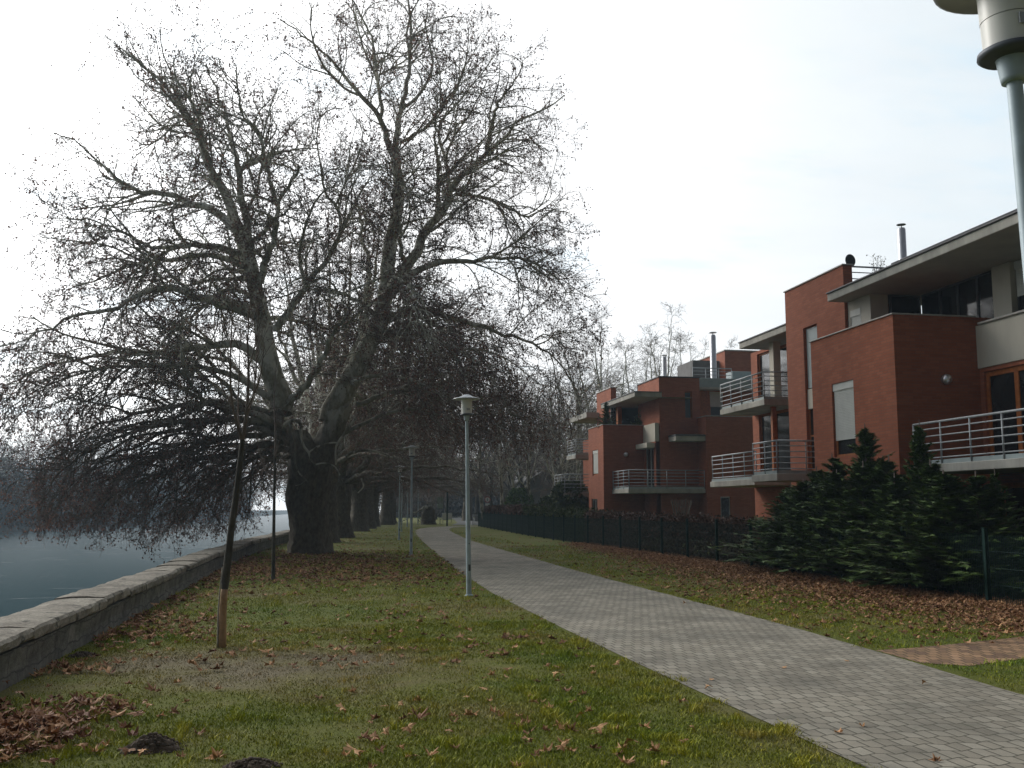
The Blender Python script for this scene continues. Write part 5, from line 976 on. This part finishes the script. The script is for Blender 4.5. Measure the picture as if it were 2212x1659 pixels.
def place_leaves(mb, x, y, size, shapes, tilt=.5, lift=.02, z=None, tone=.42):
    n = len(x); which = G.integers(0, len(shapes), n); yaw = G.random(n)*6.28; tilt = tilt*.45; tx = G.normal(size=n)*tilt; ty = G.normal(size=n)*tilt; s = size*(.6+.8*G.random(n)); tin = np.clip(tone+.27*G.normal(size=n), 0, 1); zz = lift*G.random(n)+.004 if z is None else z
    for k, (V0, F0) in enumerate(shapes):
        w_ = np.where(which == k)[0]; 
        if not len(w_): continue
        c, si = np.cos(yaw[w_]), np.sin(yaw[w_]); V = V0[None]*s[w_,None,None]; Z = V[...,2]+V[...,0]*np.abs(tx[w_,None])*.5+V[...,1]*ty[w_,None]*.5; X = V[...,0]*c[:,None]-V[...,1]*si[:,None]; Y = V[...,0]*si[:,None]+V[...,1]*c[:,None]
        Z -= Z.min(1, keepdims=True); P = np.stack([X+x[w_,None], Y+y[w_,None], Z+zz[w_,None]], -1); m_ = V0.shape[0]
        mb.add(P.reshape(-1,3), (np.arange(len(w_))[:,None,None]*m_+F0[None]).reshape(-1,3), 0, False, np.repeat(tin[w_], m_)+.06*np.tile((V0[:,2] > .15), len(w_)))
def verge(n):
    y = 11.5+34*G.random(n)**1.15; e = np.interp(y, [11,14,18,26,34,46], [2.6,2.7,3.3,2.6,1.6,.9]); x = FX(y)+.5-e*np.abs(G.normal(size=n))*.62-.1*G.random(n); k = (x > pathR(y)-.2) & ~(on_side(x, y) & (G.random(n) < .85)); return x[k], y[k]
def drift2(label, xy, size, shapes, lift, tone=.4): 
    x, y = xy; k = ~((x > pathL(y)+.05) & (x < pathR(y)-.05) & (G.random(len(x)) < .99)) & (x > quay_x(y)+.03); x, y = x[k], y[k]; mb = MB(); place_leaves(mb, x, y, np.full(len(x), size), shapes, .6, lift, None, tone); tag(mb.build('leaf_litter', M['litter']), label, 'leaf litter', kind='stuff')
drift2('deep drift of brown leaves along the foot of the mesh fence', verge(23000), .056, SL_, .07)
def under_tree(n):
    a = G.normal(size=(n,2)); x = -.6+a[:,0]*2.3; y = 29.5+a[:,1]*5.2; k = (x < pathL(y)-.0) & (y > 21+.5*np.sin(x*3)) & (G.random(n) < np.clip((y-20.5)/4, 0, 1)*(.35+.9*vnoise(x, y, .8, 8))); return x[k], y[k]
drift2('carpet of dark red leaves on the lawn below the huge plane tree', under_tree(6000), .066, SL_, .04, .27)
def corner(n): a = G.normal(size=(n,2)); x = -2.35+a[:,0]*.34+.12*a[:,1]; y = 8.05+a[:,1]*.75; return x, y
drift2('heap of curled brown leaves in the near corner by the parapet', corner(560), .068, SH, .08, .2)
def foot(n): y = 11+19*G.random(n); x = quay_x(y)+.08+.33*np.abs(G.normal(size=n)); k = G.random(n) < np.clip(vnoise(x*0, y, .9, 5)*1.9-.45, .05, 1); return x[k], y[k]
drift2('loose line of leaves gathered against the parapet foot', foot(700), .070, SH, .03)
def cluster(n): a = G.normal(size=(n,2)); return -2.0+a[:,0]*.38, 14.9+a[:,1]*.8
drift2('loose patch of pale brown leaves between parapet and sapling', cluster(110), .070, SH, .03)
def sparse(n): x, y = scatter(n, -2.9, 11, 11, 60, 1.2); k = on_lawn(x, y) & (G.random(n) < .25+.9*(vnoise(x, y, .7, 12) > .55)); return x[k], y[k]
drift2('thin scatter of leaves over the farther lawn', sparse(2600), .066, SL_, .02)
# the nearest loose leaves one by one
LM = []
for k in range(12):
    mb = MB(); V, Fc = SH[k % 6]; ty = rnd.uniform(-.25, .25); Vv = V.copy(); Vv[:,2] += Vv[:,0]*ty; Vv[:,2] -= Vv[:,2].min(); t0 = (.2,.45,.75,.95)[k % 4]; st = np.array([[0,.02,.0]]); mb.add(Vv, Fc, 0, False, np.full(len(Vv), t0)+.1*(Vv[:,2] > .2)); mb.bar((0,-.1,.06), (.12,-.75,.02+.12*rnd.random()), .022, 5); LM.append(mb.mesh('leaf_%d' % k, M['litter']))
def loose(x, y, s, label, k, group='leaves lying singly on the near lawn'):
    o = bpy.data.objects.new('fallen_leaf', LM[k % 12]); COL.objects.link(o); o.location = (x, y, .012); o.rotation_euler = (rnd.uniform(-.25,.25), rnd.uniform(-.25,.25), rnd.uniform(0, 6.28)); o.scale = (s, s, s*1.1); tag(o, label, 'leaf', group)
NAMED = [(735,1545,.085,3,'large pale curled leaf alone on the near lawn, right of the big molehill'), (335,1398,.11,2,'pale folded leaf alone between parapet and sapling foot'), (585,1413,.075,3,'pale leaf lying on the bare patch right of the sapling'), (385,1478,.06,2,'small tan leaf left of a darker one on the mossy ground'), (470,1492,.06,1,'brown rolled leaf in the middle of the near left lawn'), (905,1555,.11,0,'big dark red curled leaf standing up among the near cluster'),
         (470,1640,.09,7,'pale leaf between the two molehills at the bottom'), (765,1645,.11,3,'broad pale leaf at the bottom edge left of the clump'), (890,1640,.08,11,'light dry leaf at the bottom edge below the dark red one'), (215,1518,.08,2,'flat pale leaf above the near leaf heap'), (205,1552,.10,1,'dark upright leaf at the edge of the near leaf heap'), (790,1435,.06,7,'lone tan leaf at the edge of the bare patch'), (680,1370,.07,5,'brown leaf on the green strip behind the bare patch'), (1205,1465,.08,3,'pale leaf close to the left edge of the path'), (1290,1590,.09,3,'bleached leaf between clump and path in the near grass'), (1560,770,.0,0,'')]
for (u, v, s, k, lb) in NAMED:
    if s: g = onground(u, v); loose(g[0], g[1], s, lb, k)
cnt = 0
while cnt < 115:
    if rnd.random() < .55: c = rnd.choice([(880,1560,70,35),(1190,1455,90,30),(1290,1600,110,40),(1000,1600,160,50),(1150,1540,100,40)]); u = rnd.gauss(c[0], c[2]); v = rnd.gauss(c[1], c[3])
    else: u = rnd.uniform(100, 1600); v = rnd.uniform(1330, 1655)
    if v < 1300 or v > 1680: continue
    g = onground(u, v)
    if not (quay_x(g[1])+.15 < g[0] < pathL(g[1])-.02): continue
    loose(g[0], g[1], rnd.uniform(.04, .072), 'dry brown plane leaf lying loose on the near lawn', rnd.randrange(12), 'dry leaves scattered over the near lawn'); cnt += 1
for _ in range(48):
    u = rnd.uniform(1050, 2150); v = rnd.uniform(1200, 1650); g = onground(u, v)
    if pathL(g[1])+.1 < g[0] < pathR(g[1])-.1 and rnd.random() < .6: loose(g[0], g[1], rnd.uniform(.04, .06), 'small dry leaf lying on the grey paving', rnd.randrange(12), 'leaves blown onto the path')
# sparse tall tufts
